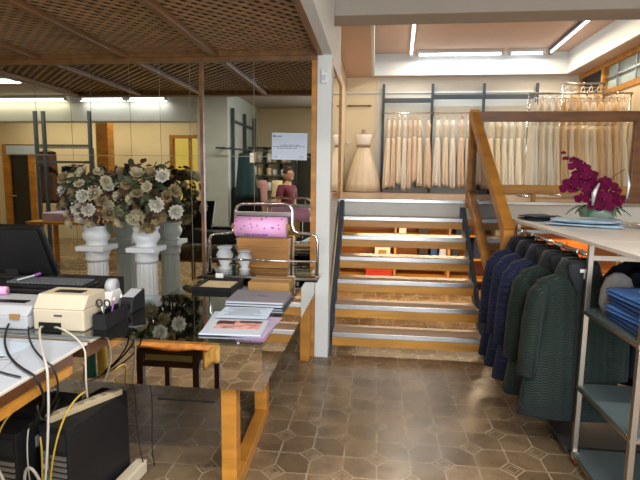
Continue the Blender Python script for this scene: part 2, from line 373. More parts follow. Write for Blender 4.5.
m = MB(); m.box(-.41, -.395, 4.40, 4.45, ZP+.02, 2.56); m.box(-.41, -.395, 5.42, 5.49, ZP+.02, 2.56); m.box(-.41, -.395, 4.45, 5.42, ZP+.02, ZP+.08); m.box(-.41, -.395, 4.45, 5.42, 2.50, 2.56)
m.build('frame', 'oak', fm)

# ---- lattice canopy ceiling
lb = MB().box(-3.65, -.43, 2.2, YM, ZC+.10, ZC+.13); struct(lb.build('ceiling_canopy_back', 'lattice_back'))
def clipseg(px, py, dx, dy, x0, x1, y0, y1):
    t0, t1 = -1e9, 1e9
    for p, d, a, b in ((px, dx, x0, x1), (py, dy, y0, y1)):
        ta, tb = (a-p)/d, (b-p)/d
        if ta > tb: ta, tb = tb, ta
        t0, t1 = max(t0, ta), min(t1, tb)
    return (t0, t1) if t1-t0 > .03 else None
lat = MB(); x0, x1, y0, y1 = -3.62, -.46, 2.24, YM-.005
for s, z in ((1, ZC+.040), (-1, ZC+.047)):
    ang = R(45)*s; dx, dy = math.cos(ang), math.sin(ang); nx, ny = -dy, dx; pitch = .066
    for i in range(-62, 63):
        px_, py_ = -2.0+nx*pitch*i, 3.1+ny*pitch*i
        c = clipseg(px_, py_, dx, dy, x0, x1, y0, y1)
        if c: lat.bar((px_+dx*c[0], py_+dy*c[0], z), (px_+dx*c[1], py_+dy*c[1], z), .026, .006)
struct(lat.build('ceiling_canopy_lattice', 'lattice'))
bm_ = MB()
for x in (-3.62, -2.83, -2.06, -1.30): bm_.box(x-.028, x+.028, 2.2, YM, ZC-.005, ZC+.035)
bm_.box(-3.65, -.475, YM-.03, YM-.001, ZC+.002, ZC+.10); bm_.box(-.475, -.43, 2.2, YM-.04, ZC-.005, ZC+.05); bm_.box(-3.65, -.43, 2.16, 2.22, ZC-.005, ZC+.05)
struct(bm_.build('ceiling_canopy_beams', 'beam', bevel=.004))
struct(B(-3.65, -.43, 2.12, 2.16, ZC-.01, 3.0).build('trim_11', 'grey_beam'))
struct(B(-3.69, -3.65, 2.12, YM, ZC-.01, 3.0).build('trim_12', 'grey_beam'))
struct(B(-3.9, -.475, YM-.035, YM+.0, ZC-.035, ZC).build('trim_13', 'beam', bevel=.004))       # rail where mirror meets lattice

# ---- mirror wall
mw = thing('wall_mirror', 'large seamed mirror wall behind the desk reflecting the front of the shop', 'mirror', (-2.2, YM, 0))
B(-3.9, -.475, YM+.006, YM+.019, 0, ZC-.002).build('backing', 'seam', mw)
xs = [-3.9, -3.3, -2.898, -2.579, -2.399, -2.052, -1.79, -1.532, -1.43, -.993, -.477]
for a, b in zip(xs, xs[1:]):
    for z0, z1 in ((.002, 1.668), (1.672, ZC-.036)):
        B(a+.002, b-.002, YM, YM+.006, z0, z1).build('panel', 'mirror', mw)
tag(B(-1.445, -1.417, YM-.018, YM-.001, 0, ZC-.036).build('wooden_strip', 'walnut'), 'slim brown wooden strip standing on the mirror behind the chrome gift wrap stand', 'strip')
struct(B(-.52, -.477, YM-.03, YM, 0, ZC-.036).build('trim_14', 'oak', bevel=.003))

# ================================================================== STAIRS
ST_Y0, ST_S, ST_G = 4.037, .1818, .248
sc_ = thing('staircase', 'open wooden staircase with metal edged treads climbing to the gown platform', 'staircase', (.3, 4.2, 0))
for k in range(1, 7):
    z = ST_S*k; y = ST_Y0+ST_G*(k-1)
    t = B(-.335, .935, y+.03, y+.25, z-.026, z).build('tread', 'tread', sc_, bevel=.003)
    B(-.335, .935, y, y+.032, z-.042, z+.002).build('nosing', 'steel', t, bevel=.004)
    B(-.335, .935, y+.004, y+.05, z-.115, z-.042).build('riser_board', 'oak_x', t, bevel=.003)
def stringer(x, m, dz=0):
    q = MB(); a = (x-.02, 4.0, -.0); 
    q.prism([(x-.022, 3.99, 0), (x-.022, 4.12, 0), (x-.022, 5.50, 1.08), (x-.022, 5.50, 1.26-dz), (x-.022, 5.40, 1.26-dz)], (.044, 0, 0)); return q.build('stringer', m, sc_)
stringer(-.36, 'stringer'); stringer(.958, 'stringer', .06)

# stair balustrade
br = thing('stair_balustrade', 'sloping oak and glass balustrade on right side of the stairs', 'balustrade', (1.0, 4.6, 0))
X = 1.032
MB().bar((X, 5.43, 2.173), (X, 3.86, 1.10), .085, .10).build('handrail', 'oak', br, bevel=.006)
MB().bar((X, 5.43, 1.345), (X, 4.02, .49), .08, .10).build('bottom_rail', 'oak', br, bevel=.006)
B(X-.04, X+.04, 3.84, 3.93, .0, 1.12).build('post', 'oak', br, bevel=.006)
B(X-.045, X+.045, 5.40, 5.466, 1.20, 2.24).build('post', 'oak', br, bevel=.006)
MB().prism([(X-.004, 5.40, 1.36), (X-.004, 5.40, 2.10), (X-.004, 3.93, 1.10), (X-.004, 3.93, .48)], (.008, 0, 0)).build('glass_panel', 'glass', br)
# platform guard rail
gr = thing('guard_rail', 'wide oak framed glass guard rail along the edge of the upper platform', 'railing', (1.9, 5.55, ZP))
B(1.0, 2.82, 5.51, 5.58, 2.13, 2.235).build('top_rail', 'walnut', gr, bevel=.006)
B(1.0, 1.12, 5.48, 5.56, ZP, 2.13).build('post', 'walnut', gr, bevel=.006)
B(2.69, 2.81, 5.51, 5.58, ZP, 2.13).build('post', 'walnut', gr, bevel=.006)
B(1.12, 2.69, 5.515, 5.575, 1.36, 1.455).build('bottom_rail', 'oak_x', gr, bevel=.006)
B(1.7, 1.74, 5.525, 5.565, ZP, 1.36).build('foot', 'oak', gr)
B(1.12, 2.69, 5.54, 5.548, 1.455, 2.13).build('glass_panel', 'glass', gr)

# ================================================================== UNDER THE PLATFORM
struct(B(-.55, 3.35, 7.05, 7.15, 0, 1.16).build('wall_under_platform', 'brownpanel'))
sh = thing('storage_shelf', 'brown wooden storage shelving seen through the open stair risers', 'shelf', (.4, 6.85, 0))
for x in (-.5, .28, 1.0, 1.75): B(x, x+.03, 6.62, 7.04, 0, 1.1).build('upright', 'tanpanel', sh)
for z in (.14, .42, .74): B(-.47, 1.75, 6.63, 7.03, z, z+.025).build('shelf_board', 'oak_x', sh)
def simplebox(name, label, cat, x0, x1, y0, y1, z0, z1, mat, lid=None, group=None, bevel=.004):
    t = thing(name, label, cat, ((x0+x1)/2, (y0+y1)/2, z0), 0, group)
    h = z1-z0
    B(x0, x1, y0, y1, z0, z0+h*.72).build('body', mat, t, bevel=bevel)
    B(x0-.004, x1+.004, y0-.004, y1+.004, z0+h*.72, z1).build('lid', lid or mat, t, bevel=bevel)
    return t
b1 = simplebox('storage_box', 'small white box with brown picture on shelf behind the stairs', 'box', .02, .23, 6.66, 6.9, .446, .60, 'whitebox')
B(.07, .18, 6.652, 6.659, .46, .53).build('picture', 'card', b1)
simplebox('storage_box', 'flat red box on the low shelf behind the stairs', 'box', -.1, .27, 6.66, 6.95, .167, .25, 'red')
for i, (x, wd, h, m_, lab) in enumerate(((.62, .12, .26, 'darkbox', 'black upright box left of the white bag behind the stairs'), (1.05, .1, .24, 'darkbox', 'first black upright box right of the oak divider behind the stairs'),
        (1.35, .12, .28, 'navycloth', 'dark blue upright box at the right end of the shelf behind the stairs'), (.78, .08, .22, 'denim_dark', 'slim blue upright box on the middle shelf behind the stairs'))):
    simplebox('storage_box', lab, 'box', x, x+wd, 6.67, 6.95, .446, .446+h, m_)
simplebox('storage_box', 'black upright box on the top shelf behind the stairs', 'box', .6, .74, 6.67, 6.95, .766, 1.04, 'darkbox')
simplebox('storage_box', 'white upright box on the top shelf behind the stairs', 'box', .34, .44, 6.67, 6.95, .766, 1.02, 'whitebox')
simplebox('storage_box', 'dark blue upright box on the top shelf behind the stairs', 'box', 1.1, 1.3, 6.67, 6.95, .766, 1.03, 'navycloth')
tg = thing('paper_bag', 'white paper bag on middle shelf behind the stairs', 'bag', (.95, 6.8, .446))
MB().prism([(.90, 6.72, .446), (.99, 6.72, .446), (.985, 6.72, .70), (.905, 6.72, .70)], (0, .07, 0)).build('bag_body', 'paper', tg); MB().tube([(.92, 6.755, .70), (.925, 6.755, .73), (.965, 6.755, .73), (.97, 6.755, .70)], .004).build('handle', 'cable_w', tg)
# cabinet to the right carrying orange boxes
cb = thing('low_cabinet', 'brown wooden cabinet under the platform behind the coat rack', 'cabinet', (2.2, 6.2, 0))
B(1.85, 3.1, 5.9, 6.4, 0, .46).build('body', 'brownpanel', cb, bevel=.004)
for x in (1.87, 2.49): 
    d = B(x, x+.59, 5.885, 5.9, .04, .43).build('door', 'tanpanel', cb, bevel=.003); MB().lathe([(.0, 0), (.012, .0), (.012, .02), (0, .02)], (x+.5, 5.875, .35), 10).build('knob', 'steel', d)
simplebox('fabric_box', 'bright orange box under the platform behind coat rack, left of its twin', 'box', 1.98, 2.24, 5.92, 6.2, .461, .80, 'orange')
simplebox('fabric_box', 'bright orange box under the platform behind coat rack, right of its twin', 'box', 2.26, 2.52, 5.92, 6.2, .461, .80, 'orange')
# under-platform lamp
def fixture(name, label, x0, y0, x1, y1, z, power, color, tubemat='tube', hmat='housing', group=None, down=True, r=.016):
    t = thing(name, label, 'lamp', ((x0+x1)/2, (y0+y1)/2, z), 0, group)
    a, b = Vector((x0, y0, z-.025)), Vector((x1, y1, z-.025)); d = (b-a).normalized()
    MB().bar(a, b, .06, .05).build('housing', hmat, t, bevel=.004)
    MB().tube([a+d*.03+Vector((0, 0, -.045)), b-d*.03+Vector((0, 0, -.045))], r, 10).build('tube', tubemat, t, smooth=True)
    for q in (a+d*.015, b-d*.015): MB().obox(q+Vector((0, 0, -.05)), (.05, .05, .05)).build('end_cap', hmat, t)
    if power:
        L = (b-a).length; ang = math.atan2(d.y, d.x)
        area('tube_light', ((a.x+b.x)/2, (a.y+b.y)/2, z-.105), (0, 0, ang), L, .06, power, color, 180, t)
    return t
fixture('tube_lamp', 'fluorescent lamp hidden under the upper platform behind the stairs', -.2, 5.95, 1.4, 5.95, 1.16, 34, (1.0, .76, .46), 'tubewarm')
fixture('tube_lamp', 'fluorescent lamp under the platform above the orange boxes', 1.8, 5.75, 3.0, 5.75, 1.16, 7, (1.0, .74, .44), 'tubewarm')

# ================================================================== UPPER ROOM LAMPS
fixture('tube_lamp', 'lit fluorescent tube running front to back on the upper ceiling above the mannequin gown', .43, 6.2, .53, 8.35, 3.6, 26, WARM, 'tube')
fixture('tube_lamp', 'longer lit fluorescent tube along the back edge of the upper ceiling', .62, 8.42, 2.0, 8.42, 3.6, 11, COOL)
fixture('tube_lamp', 'short lit fluorescent tube at the right of the back edge of the upper ceiling', 2.08, 8.42, 2.64, 8.42, 3.6, 5, COOL)
fixture('tube_lamp', 'fluorescent lamp with dark housing running front to back at the upper right ceiling', 2.72, 8.4, 2.6, 6.1, 3.6, 28, (1.0, .78, .52), 'tube', 'housing_dark')
# front room lamps: tubes seen in the mirror, then added fill lamps
fixture('tube_lamp', 'leftmost lit tube reflected in the mirror above the yellow wall', -8.0, -1.0, -5.9, -1.0, 3.0, 6, (1.0, .86, .55), 'tubewarm')
fixture('tube_lamp', 'middle lit tube reflected in the mirror above the white beam', -5.6, -1.0, -4.72, -1.0, 3.0, 2.5, NEUT)
fixture('tube_lamp', 'rightmost lit tube reflected in the mirror above the white beam', -4.66, -1.0, -3.9, -1.0, 3.0, 2.5, NEUT)
fixture('tube_lamp', 'tube lamp behind the dropped beam lighting the cream front wall', -8.2, -2.0, -4.2, -2.0, 3.0, 42, (1.0, .86, .58), 'tubewarm')  # added to brighten the front wall, no such lamp is visible
fixture('tube_lamp', 'ceiling tube lamp over the reflected racks at the left', -6.6, .8, -4.6, .8, 3.0, 45, (1.0, .92, .78))  # fill light added for the mirrored region, fixture out of view
fixture('tube_lamp', 'ceiling tube lamp over the shop floor behind the viewer', .2, .2, 2.2, .2, 3.0, 125, (1.0, .94, .87))  # unseen fixture added to light the front of the scene
fixture('tube_lamp', 'ceiling tube lamp over the front left of the shop', -2.6, .9, -.9, .9, 3.0, 44, (1.0, .92, .80))  # out-of-view fixture added for more light near chair and desk

# ================================================================== GOWNS
def gown(name, label, x, y, ztop, zbot, wx, wy, mat, seed, group, lim=(.2, .2), rz=0, folds=9):
    rnd = random.Random(seed); t = thing(name, label, 'gown', (x, y, ztop), rz, group)
    H = ztop-zbot; N = 44; ph = rnd.random()*6.28
    def ring(tt, zz):
        if tt < .08: a = .40+.42*tt/.08
        elif tt < .25: a = .82-.20*(tt-.08)/.17
        else: a = .62+1.5*((tt-.25)/.75)**.85
        fo = max(0, (tt-.2))*.34
        q = []
        for k in range(N):
            th = 2*PI*k/N; f = 1+fo*math.sin(folds*th+ph+.8*math.sin(2*th+seed))
            xx = wx/3.6*a*f*math.cos(th); L_ = lim[1] if xx > 0 else lim[0]; xx = L_*math.tanh(xx/L_*1.25)*.98
            q.append(Vector((xx, wy/3.6*a*f*math.sin(th), zz+(.02*math.sin(3*th+seed) if tt > .95 else 0))))
        return q
    rb = [ring(i/10*.26, -.10-i/10*.26*(H-.10)) for i in range(11)]
    rs = [ring(.26+i/16*.74, -.10-(.26+i/16*.74)*(H-.10)) for i in range(17)]
    MB().loft(rb).build('bodice', mat, t, True, local=True)
    MB().loft(rs).build('skirt', mat, t, True, local=True)
    sm = MB()
    for s in (-1, 1): sm.tube([(s*wx*.14, 0, -.11), (s*wx*.12, .01, -.06), (s*wx*.05, 0, -.025)], .008, 5)
    sm.build('strap', mat, t, True, local=True)
    MB().tube([(0, -wy*.40, -.075), (0, 0, -.035), (0, wy*.40, -.075)], .006, 5).tube([(0, 0, -.035), (0, .012, -.008)]+[(0, .0195*math.cos(R(q_)), .02+.0195*math.sin(R(q_))) for q_ in range(-30, 211, 40)], .003, 5).build('hanger', 'chrome', t, local=True)
    return t
# wall rack
rk = thing('wall_rack', 'dark steel post and bar hanging rack on the upper back wall', 'rack', (1.3, 8.7, ZP))
posts = (.106, .935, 1.79, 2.65)
for x in posts: B(x-.022, x+.022, 8.68, 8.72, ZP, 3.12).build('post', 'darksteel', rk, bevel=.003)
for i, (a, b) in enumerate(zip(posts, posts[1:])):
    z = (2.845, 2.90, 2.90)[i]
    B(a+.022, b-.022, 8.66, 8.70, z-.04, z+.035).build('crossbar', 'darksteel', rk, bevel=.003)
    MB().tube([(a+.02, 8.45, 2.60), (b-.02, 8.45, 2.60)], .011, 8).build('hanging_rail', 'chrome', rk)
for x in posts: MB().bar((x, 8.69, 2.60), (x, 8.43, 2.60), .02, .03).build('bracket', 'darksteel', rk)
struct(B(-.55, 3.35, 8.76, 8.80, 2.98, 3.0).build('trim_15', 'cornice'))
mats = ['ivory', 'blush', 'ivory', 'whitegown', 'blush', 'blush', 'ivory', 'blush']
def lims(xs, i):
    l = (xs[i]-xs[i-1])/2 if i else .09; r = (xs[i+1]-xs[i])/2 if i+1 < len(xs) else .07
    return (min(l, .09)-.001, min(r, .09)-.001)
rnd = random.Random(3)
xs1 = [.20, .285, .375, .47, .555, .64, .715, .86]
for i, x in enumerate(xs1):
    gown('wedding_gown', 'pale gown hanging %s from the left in the left section of the back wall rack' % ORD[i], x, 8.45, 2.58, 1.33+rnd.random()*.06+(.06 if i in (2, 5) else 0), .16+.02*rnd.random(), .40, mats[i], i, 'gowns in the left section of the back rack', lims(xs1, i))
xs2 = [1.02, 1.15, 1.26, 1.40, 1.52, 1.64]
for i, x in enumerate(xs2):
    gown('wedding_gown', 'white gown hanging %s from the left in the middle section of the back wall rack' % ORD[i], x, 8.45, 2.58, 1.35+rnd.random()*.06, .175, .40, ['whitegown', 'ivory', 'whitegown', 'blush', 'whitegown', 'ivory'][i], 20+i, 'gowns in the middle section of the back rack', lims(xs2, i))
xs3 = [1.88, 1.99, 2.09, 2.20, 2.32, 2.44, 2.55]
for i, x in enumerate(xs3):
    gown('wedding_gown', 'white gown hanging %s from the left behind the glass guard rail on the back rack' % ORD[i], x, 8.45, 2.58, 1.33+rnd.random()*.05, .165, .40, ['ivory', 'ivory', 'whitegown', 'whitegown', 'whitegown', 'whitegown', 'ivory'][i], 40+i, 'gowns in the right section of the back rack', lims(xs3, i))
# standing racks on the right
def floor_rack(label, x0, x1, y, zr):
    t = thing('garment_rack', label, 'rack', ((x0+x1)/2, y, ZP))
    for x in (x0, x1):
        MB().tube([(x, y, ZP+.02), (x, y, zr)], .014, 8).build('post', 'chrome', t, True)
        MB().tube([(x, y-.25, ZP+.02), (x, y+.25, ZP+.02)], .016, 8).build('foot', 'chrome', t, True)
    MB().tube([(x0-.02, y, zr), (x1+.02, y, zr)], .014, 8).build('hanging_rail', 'steel', t, True)
floor_rack('chrome garment rack of gowns just behind the glass guard rail', 2.02, 3.30, 6.95, 2.655)
xs4 = [2.10+.093*i for i in range(13)]
for i, x in enumerate(xs4):
    gown('wedding_gown', 'champagne gown hanging %s from the left on the garment rack behind the guard rail' % ORD[i], x, 6.95, 2.635, 1.34+rnd.random()*.05, .135, .42, ['whitegown', 'ivory', 'whitegown', 'ivory', 'gold', 'blush', 'gold', 'ivory', 'ivory', 'gold', 'blush', 'gold', 'ivory'][i], 60+i, 'gowns on the front garment rack', (.0455, .0455))
floor_rack('chrome garment rack of gowns further back against the clerestory wall', 2.72, 3.30, 7.75, 2.93)
for i in range(5):
    gown('wedding_gown', 'champagne gown hanging %s from the left on the taller rear garment rack' % ORD[i], 2.785+.112*i, 7.75, 2.91, 1.36+rnd.random()*.05, .17, .50, ['ivory', 'gold', 'ivory', 'blush', 'gold'][i], 80+i, 'gowns on the rear garment rack', (.054, .054))
# mannequin gown
mg = thing('mannequin', 'mannequin in a full ivory ball gown standing at the stair head on the platform', 'mannequin', (-.215, 8.45, ZP))
def ringe(rx, ry, z, f=0, n=48, k=16):
    return [Vector((rx*(1+f*math.sin(k*2*PI*i/n))*math.cos(2*PI*i/n), ry*(1+f*math.sin(k*2*PI*i/n))*math.sin(2*PI*i/n), z)) for i in range(n)]
MB().loft([ringe(.31, .28, .01, .04), ringe(.285, .26, .15, .04), ringe(.24, .22, .35, .04), ringe(.175, .16, .55, .035), ringe(.115, .105, .72, .02), ringe(.105, .09, .76, .0)]).build('skirt', 'ivory', mg, True, local=True)
MB().loft([ringe(.108, .092, .755), ringe(.12, .10, .84), ringe(.145, .11, .93), ringe(.14, .09, .965), ringe(.13, .08, .97)]).build('bodice', 'whitegown', mg, True, local=True)
MB().loft([ringe(.112, .096, .752), ringe(.116, .10, .78), ringe(.121, .103, .80)]).obox((.03, -.11, .78), (.09, .02, .035)).build('sash', 'sash', mg, True, local=True)
MB().loft([ringe(.122, .075, .962, n=20), ringe(.07, .05, .985, n=20), ringe(.036, .036, .995, n=20), ringe(.032, .032, 1.045, n=20), ringe(.028, .028, 1.055, n=20)]).build('neck_block', 'sash', mg, True, local=True)
MB().lathe([(.0, 0), (.2, 0), (.2, .01), (0, .01)]).build('base', 'darksteel', mg, local=True)
# wall bits upstairs
th = thing('thermostat', 'small round white thermostat on the cream upper wall', 'thermostat', (-.50, 8.79, 2.13))
MB().tube([(-.50, 8.80, 2.13), (-.50, 8.775, 2.13)], .03, 16).build('body', 'tag', th); MB().tube([(-.50, 8.775, 2.13), (-.50, 8.765, 2.13)], .014, 12).build('dial', 'whitelam', th)
wr = thing('wall_rail', 'thin brown rail fixed high on the cream upper wall left of the gowns', 'rail', (-.3, 8.78, 2.77))
MB().tube([(-.53, 8.77, 2.77), (-.1, 8.77, 2.77)], .012, 8).build('bar', 'walnut', wr)  # brown bar stands in for a hanging rail's shadow on the wall
for x in (-.48, -.15): B(x-.01, x+.01, 8.765, 8.80, 2.755, 2.785).build('bracket', 'darksteel', wr)
ms = thing('motion_sensor', 'small white motion sensor high on the white pilaster', 'sensor', (-.418, 3.91, 2.30))
B(-.442, -.394, 3.875, 3.912, 2.235, 2.345).build('body', 'tag', ms, bevel=.008); MB().obox((-.418, 3.874, 2.275), (.03, .012, .04)).build('lens', 'lilac', ms, bevel=.004); MB().obox((-.405, 3.873, 2.325), (.007, .007, .007)).build('indicator', 'blackmat', ms)

# ================================================================== DESK
DZ = .77
dk = thing('desk', 'mirror clad sales desk with smoked mirror top and oak legs', 'desk', (-1.3, 2.6, 0))
MB().prism([(-2.75, 2.01, DZ-.012), (-.475, 2.01, DZ-.012), (-.475, 3.90, DZ-.012), (-1.27, 3.90, DZ-.012), (-1.27, 2.80, DZ-.012), (-2.75, 2.80, DZ-.012)], (0, 0, .012)).build('desk_top', 'smoke', dk)
B(-2.75, -.475, 2.012, 2.024, .555, DZ-.012).build('front_panel', 'deskmirror', dk)
B(-.487, -.475, 2.024, 3.90, .555, DZ-.012).build('side_panel', 'deskmirror', dk)
B(-2.74, -.49, 2.026, 2.80, .56, .575).build('underside', 'walnut', dk)
lf = MB().prism([(-.672, 2.03, 0), (-.60, 2.03, 0), (-.60, 2.10, 0), (-.672, 2.10, 0)], (0, 0, .56)).build('leg', 'oak', dk, bevel=.004)
B(-.71, -.635, 2.80, 2.88, 0, .56).build('leg', 'oak', dk, bevel=.004)
MB().bar((-.637, 2.09, .035), (-.668, 2.82, .035), .07, .07).build('foot_rail', 'oak', dk, bevel=.004)
B(-2.6, -2.53, 2.03, 2.1, 0, .56).build('leg', 'oak', dk, bevel=.004); B(-2.6, -2.53, 2.7, 2.77, 0, .56).build('leg', 'oak', dk, bevel=.004); B(-2.6, -2.53, 2.10, 2.70, 0, .07).build('foot_rail', 'oak', dk, bevel=.004)
B(-.58, -.50, 3.80, 3.88, 0, .56).build('leg', 'oak', dk, bevel=.004); B(-1.25, -1.17, 3.80, 3.88, 0, .56).build('leg', 'oak', dk, bevel=.004)

# papers on the desk
def sheet(name, label, cat, x, y, z, sx, sy, rz, mat, th=.002, lines=0, group=None):
    t = thing(name, label, cat, (x, y, z), rz, group)
    l = MB()
    if lines:
        for i in range(lines): l.obox((-.02*(i % 2), sy*.36-i*sy*.7/lines, th+.0003), (sx*(.75-.1*(i % 3)), .004, .0006))
    MB().obox((0, 0, th/2), (sx, sy, th)).build('sheet', mat, t, local=True, extra=[(l, 'ink')] if lines else ())
    return t
Z0 = DZ+.0005
sheet('paper', 'mauve printed sheet under the magazine at the desk corner', 'paper', -.575, 2.27, Z0, .20, .34, R(-4), 'mauve')
sheet('paper', 'pale blue printed sheet lying on top of the desk papers', 'paper', -.67, 2.455, Z0+.0125, .27, .21, R(2), 'bluepaper', .002, 7)
mg_ = thing('magazine', 'open magazine with pink photograph lying at the front edge of the desk', 'magazine', (-.655, 2.22, Z0+.003), R(3))
MB().obox((0, 0, .004), (.29, .24, .008)).build('pages', 'paper', mg_, local=True, bevel=.002)
MB().obox((.01, .03, .0084), (.22, .13, .0006)).build('photograph', 'photo', mg_, local=True)
MB().obox((-.06, .06, .0088), (.09, .05, .0006)).obox((.06, .075, .0088), (.11, .03, .0006)).build('dark_print', 'photodark', mg_, local=True)
sheet('paper', 'white blank sheet under the magazine at the desk front', 'paper', -.72, 2.36, Z0+.0, .22, .30, R(8), 'paper', .002)
for i, (zz, lab) in enumerate(((0, 'lower of two flat grey folders stacked on the desk'), (.016, 'upper of two flat grey folders stacked on the desk'))):
    t = thing('folder', lab, 'folder', (-.665, 2.76, Z0+zz), R(-1+2*i), 'grey folders')
    MB().obox((0, 0, .008), (.34, .28, .014)).build('cover', 'greyfolder', t, local=True, bevel=.004)
    MB().obox((0, -.138, .008), (.325, .012, .008)).build('pages', 'paper', t, local=True)
    MB().obox((.02, .0, .0155), (.06, .012, .001)).build('emblem', 'ink', t, local=True)
bx = thing('cardboard_box', 'tan cardboard box behind the grey folders on the desk', 'box', (-.64, 3.12, DZ))
B(-.80, -.53, 3.0, 3.22, DZ+.001, DZ+.06).build('body', 'card', bx, bevel=.003); B(-.80, -.53, 3.10, 3.12, DZ+.06, DZ+.0615).build('tape', 'duct', bx)
tr = thing('tray', 'black framed tray with cream lining left of the cardboard box on the desk', 'tray', (-1.0, 3.08, DZ))
B(-1.14, -.90, 2.94, 3.22, DZ+.001, DZ+.012).build('lining', 'creamcloth', tr)
m = MB(); m.box(-1.15, -1.135, 2.93, 3.23, DZ+.001, DZ+.03); m.box(-.905, -.89, 2.93, 3.23, DZ+.001, DZ+.03); m.box(-1.135, -.905, 2.93, 2.945, DZ+.001, DZ+.03); m.box(-1.135, -.905, 3.215, 3.23, DZ+.001, DZ+.03)
m.build('rim', 'black', tr)
# chrome gift wrap stand
GY = 3.42
gs = thing('gift_wrap_stand', 'chrome tube stand holding the pink gift wrap roll on the desk', 'stand', (-.8, GY, DZ))
def frame_path(y):
    return [(-1.20, y, DZ+.03), (-1.20, y, 1.04), (-1.185, y, 1.075), (-1.15, y, 1.09), (-1.05, y, 1.095), (-1.015, y, 1.11), (-1.0, y, 1.15), (-1.0, y, 1.26), (-.985, y, 1.295), (-.95, y, 1.31),
            (-.64, y, 1.315), (-.60, y, 1.30), (-.585, y, 1.265), (-.585, y, 1.16), (-.57, y, 1.12), (-.535, y, 1.105), (-.44, y, 1.10), (-.41, y, 1.085), (-.40, y, 1.05), (-.40, y, DZ+.03)]
MB().tube(frame_path(GY), .012, 10).build('tube_frame', 'chrome', gs, True)
MB().tube([(-1.20, GY, .90), (-.40, GY, .90)], .008, 8).build('lower_bar', 'chrome', gs, True)
B(-1.24, -.38, GY-.16, GY+.16, DZ+.014, DZ+.022).build('glass_plate', 'glass', gs)
for x in (-1.2, -.52):
    for y in (-.14, .14): B(x-.012, x+.012, GY+y-.012, GY+y+.012, DZ+.001, DZ+.014).build('foot', 'chrome', gs)
MB().tube([(-1.22, GY-.155, DZ+.032), (-.38, GY-.155, DZ+.032)], .010, 8).build('front_bar', 'steel', gs, True)
for x in (-1.07, -.56): MB().obox((x, GY-.172, DZ+.030), (.055, .004, .055)).build('price_tag', 'tag', gs)
B(-1.0, -.585, GY-.02, GY+.02, 1.225, 1.255).build('cutter_bar', 'steel', gs, bevel=.003)
rl = thing('gift_wrap_roll', 'pink dotted gift wrap roll held in the chrome stand', 'roll', (-.79, GY-.09, 1.16))
MB().tube([(-1.0, GY-.09, 1.155), (-.585, GY-.09, 1.155)], .022, 14).build('core', 'card', rl, True)
dm = MB(); r3 = random.Random(5)
for i in range(26):
    x = -.965+r3.random()*.35; a = R(185+r3.random()*110-20); dm.obox((x, GY-.09+.0725*math.cos(a), 1.155-.0725*math.sin(a)), (.008, .008, .008))
for i in range(9): a = R(222); dm.obox((-.89+i*.019, GY-.09+.0728*math.cos(a), 1.155+.0728*math.sin(a)), (.013, .006, .012+.006*(i % 2)))
MB().tube([(-.968, GY-.09, 1.155), (-.61, GY-.09, 1.155)], .072, 24).build('paper_roll', 'pink', rl, True, extra=[(dm, 'purple')])
# little white vases behind the stand
def vase(label, x, y, z, s=1.0):
    t = thing('vase', label, 'vase', (x, y, z)); MB().lathe([(0, 0), (.05*s, 0), (.052*s, .01*s), (.03*s, .03*s), (.06*s, .09*s), (.068*s, .12*s), (.045*s, .16*s), (.055*s, .18*s), (.045*s, .178*s), (.035*s, .16*s)], (0, 0, 0), 18).build('body', 'plaster', t, True, local=True)
    MB().loft([[Vector((.05*s*math.cos(a*PI/8), .05*s*math.sin(a*PI/8), .17*s)) for a in range(16)], [Vector((.058*s*math.cos(a*PI/8), .058*s*math.sin(a*PI/8), .185*s)) for a in range(16)]], cap=False).build('rim', 'plaster', t, True, local=True, solid=.004)
vase('squat white vase behind the gift wrap stand, left of its slimmer twin', -1.17, 3.69, DZ+.001, 1.0)
vase('slim white vase behind the gift wrap stand, right of its squat twin', -1.01, 3.69, DZ+.001, .85)
simplebox('storage_box', 'brown wooden box behind the gift wrap stand at the mirror', 'box', -1.10, -.68, 3.80, 3.90, DZ+.001, DZ+.24, 'tanpanel')  # brown block imitates a wood panel's reflection in the mirror

# notice on the mirror
nt = thing('notice', 'white printed notice taped to the mirror above the gift wrap stand', 'notice', (-.70, YM-.002, 1.75))
l = MB()
l.obox((-.825, YM-.0052, 1.835), (.018, .001, .014))
for x, wd in ((-.80, .02), (-.775, .022)): l.obox((x, YM-.0052, 1.834), (wd, .001, .007))
for zz, a, b in ((1.762, -.775, -.60), (1.750, -.835, -.575), (1.738, -.80, -.62)):
    x = a; i = 0
    while x < b-.02:
        wd = (.018, .028, .012, .024)[i % 4]; l.obox((x+wd/2, YM-.0052, zz), (wd, .001, .005)); x += wd+.006; i += 1
for x, wd in ((-.815, .03), (-.60, .04)): l.obox((x, YM-.0052, 1.668), (wd, .001, .004))
MB().obox((-.70, YM-.003, 1.752), (.29, .003, .215), (0, R(1.2), 0)).build('sheet', 'paper', nt, extra=[(l, 'ink')])

# ---- pedestals and flower urns
def pedestal(label, x, y):
    t = thing('pedestal', label, 'pedestal', (x, y, 0), 0, 'white column pedestals')
    B(x-.13, x+.13, y-.13, y+.13, 0, .088).build('plinth', 'plaster', t, bevel=.006)
    q = MB(); N = 64; rings = []
    for z, r in ((.088, .105), (.118, .112), (.128, .092), (.808, .080)):
        fl = .07 if r < .1 else 0
        rings.append([Vector((x+r*(1-fl*(.5+.5*math.cos(16*2*PI*k/N)))*math.cos(2*PI*k/N), y+r*(1-fl*(.5+.5*math.cos(16*2*PI*k/N)))*math.sin(2*PI*k/N), z)) for k in range(N)])
    q.loft(rings).build('shaft', 'plaster', t)
    MB().lathe([(0, .803), (.088, .803), (.092, .828), (.088, .848), (.098, .873), (.108, .894), (0, .894)], (x, y, 0), 28).build('capital', 'plaster', t, True)
    B(x-.118, x+.118, y-.118, y+.118, .894, .933).build('abacus', 'plaster', t, bevel=.004)
    return t
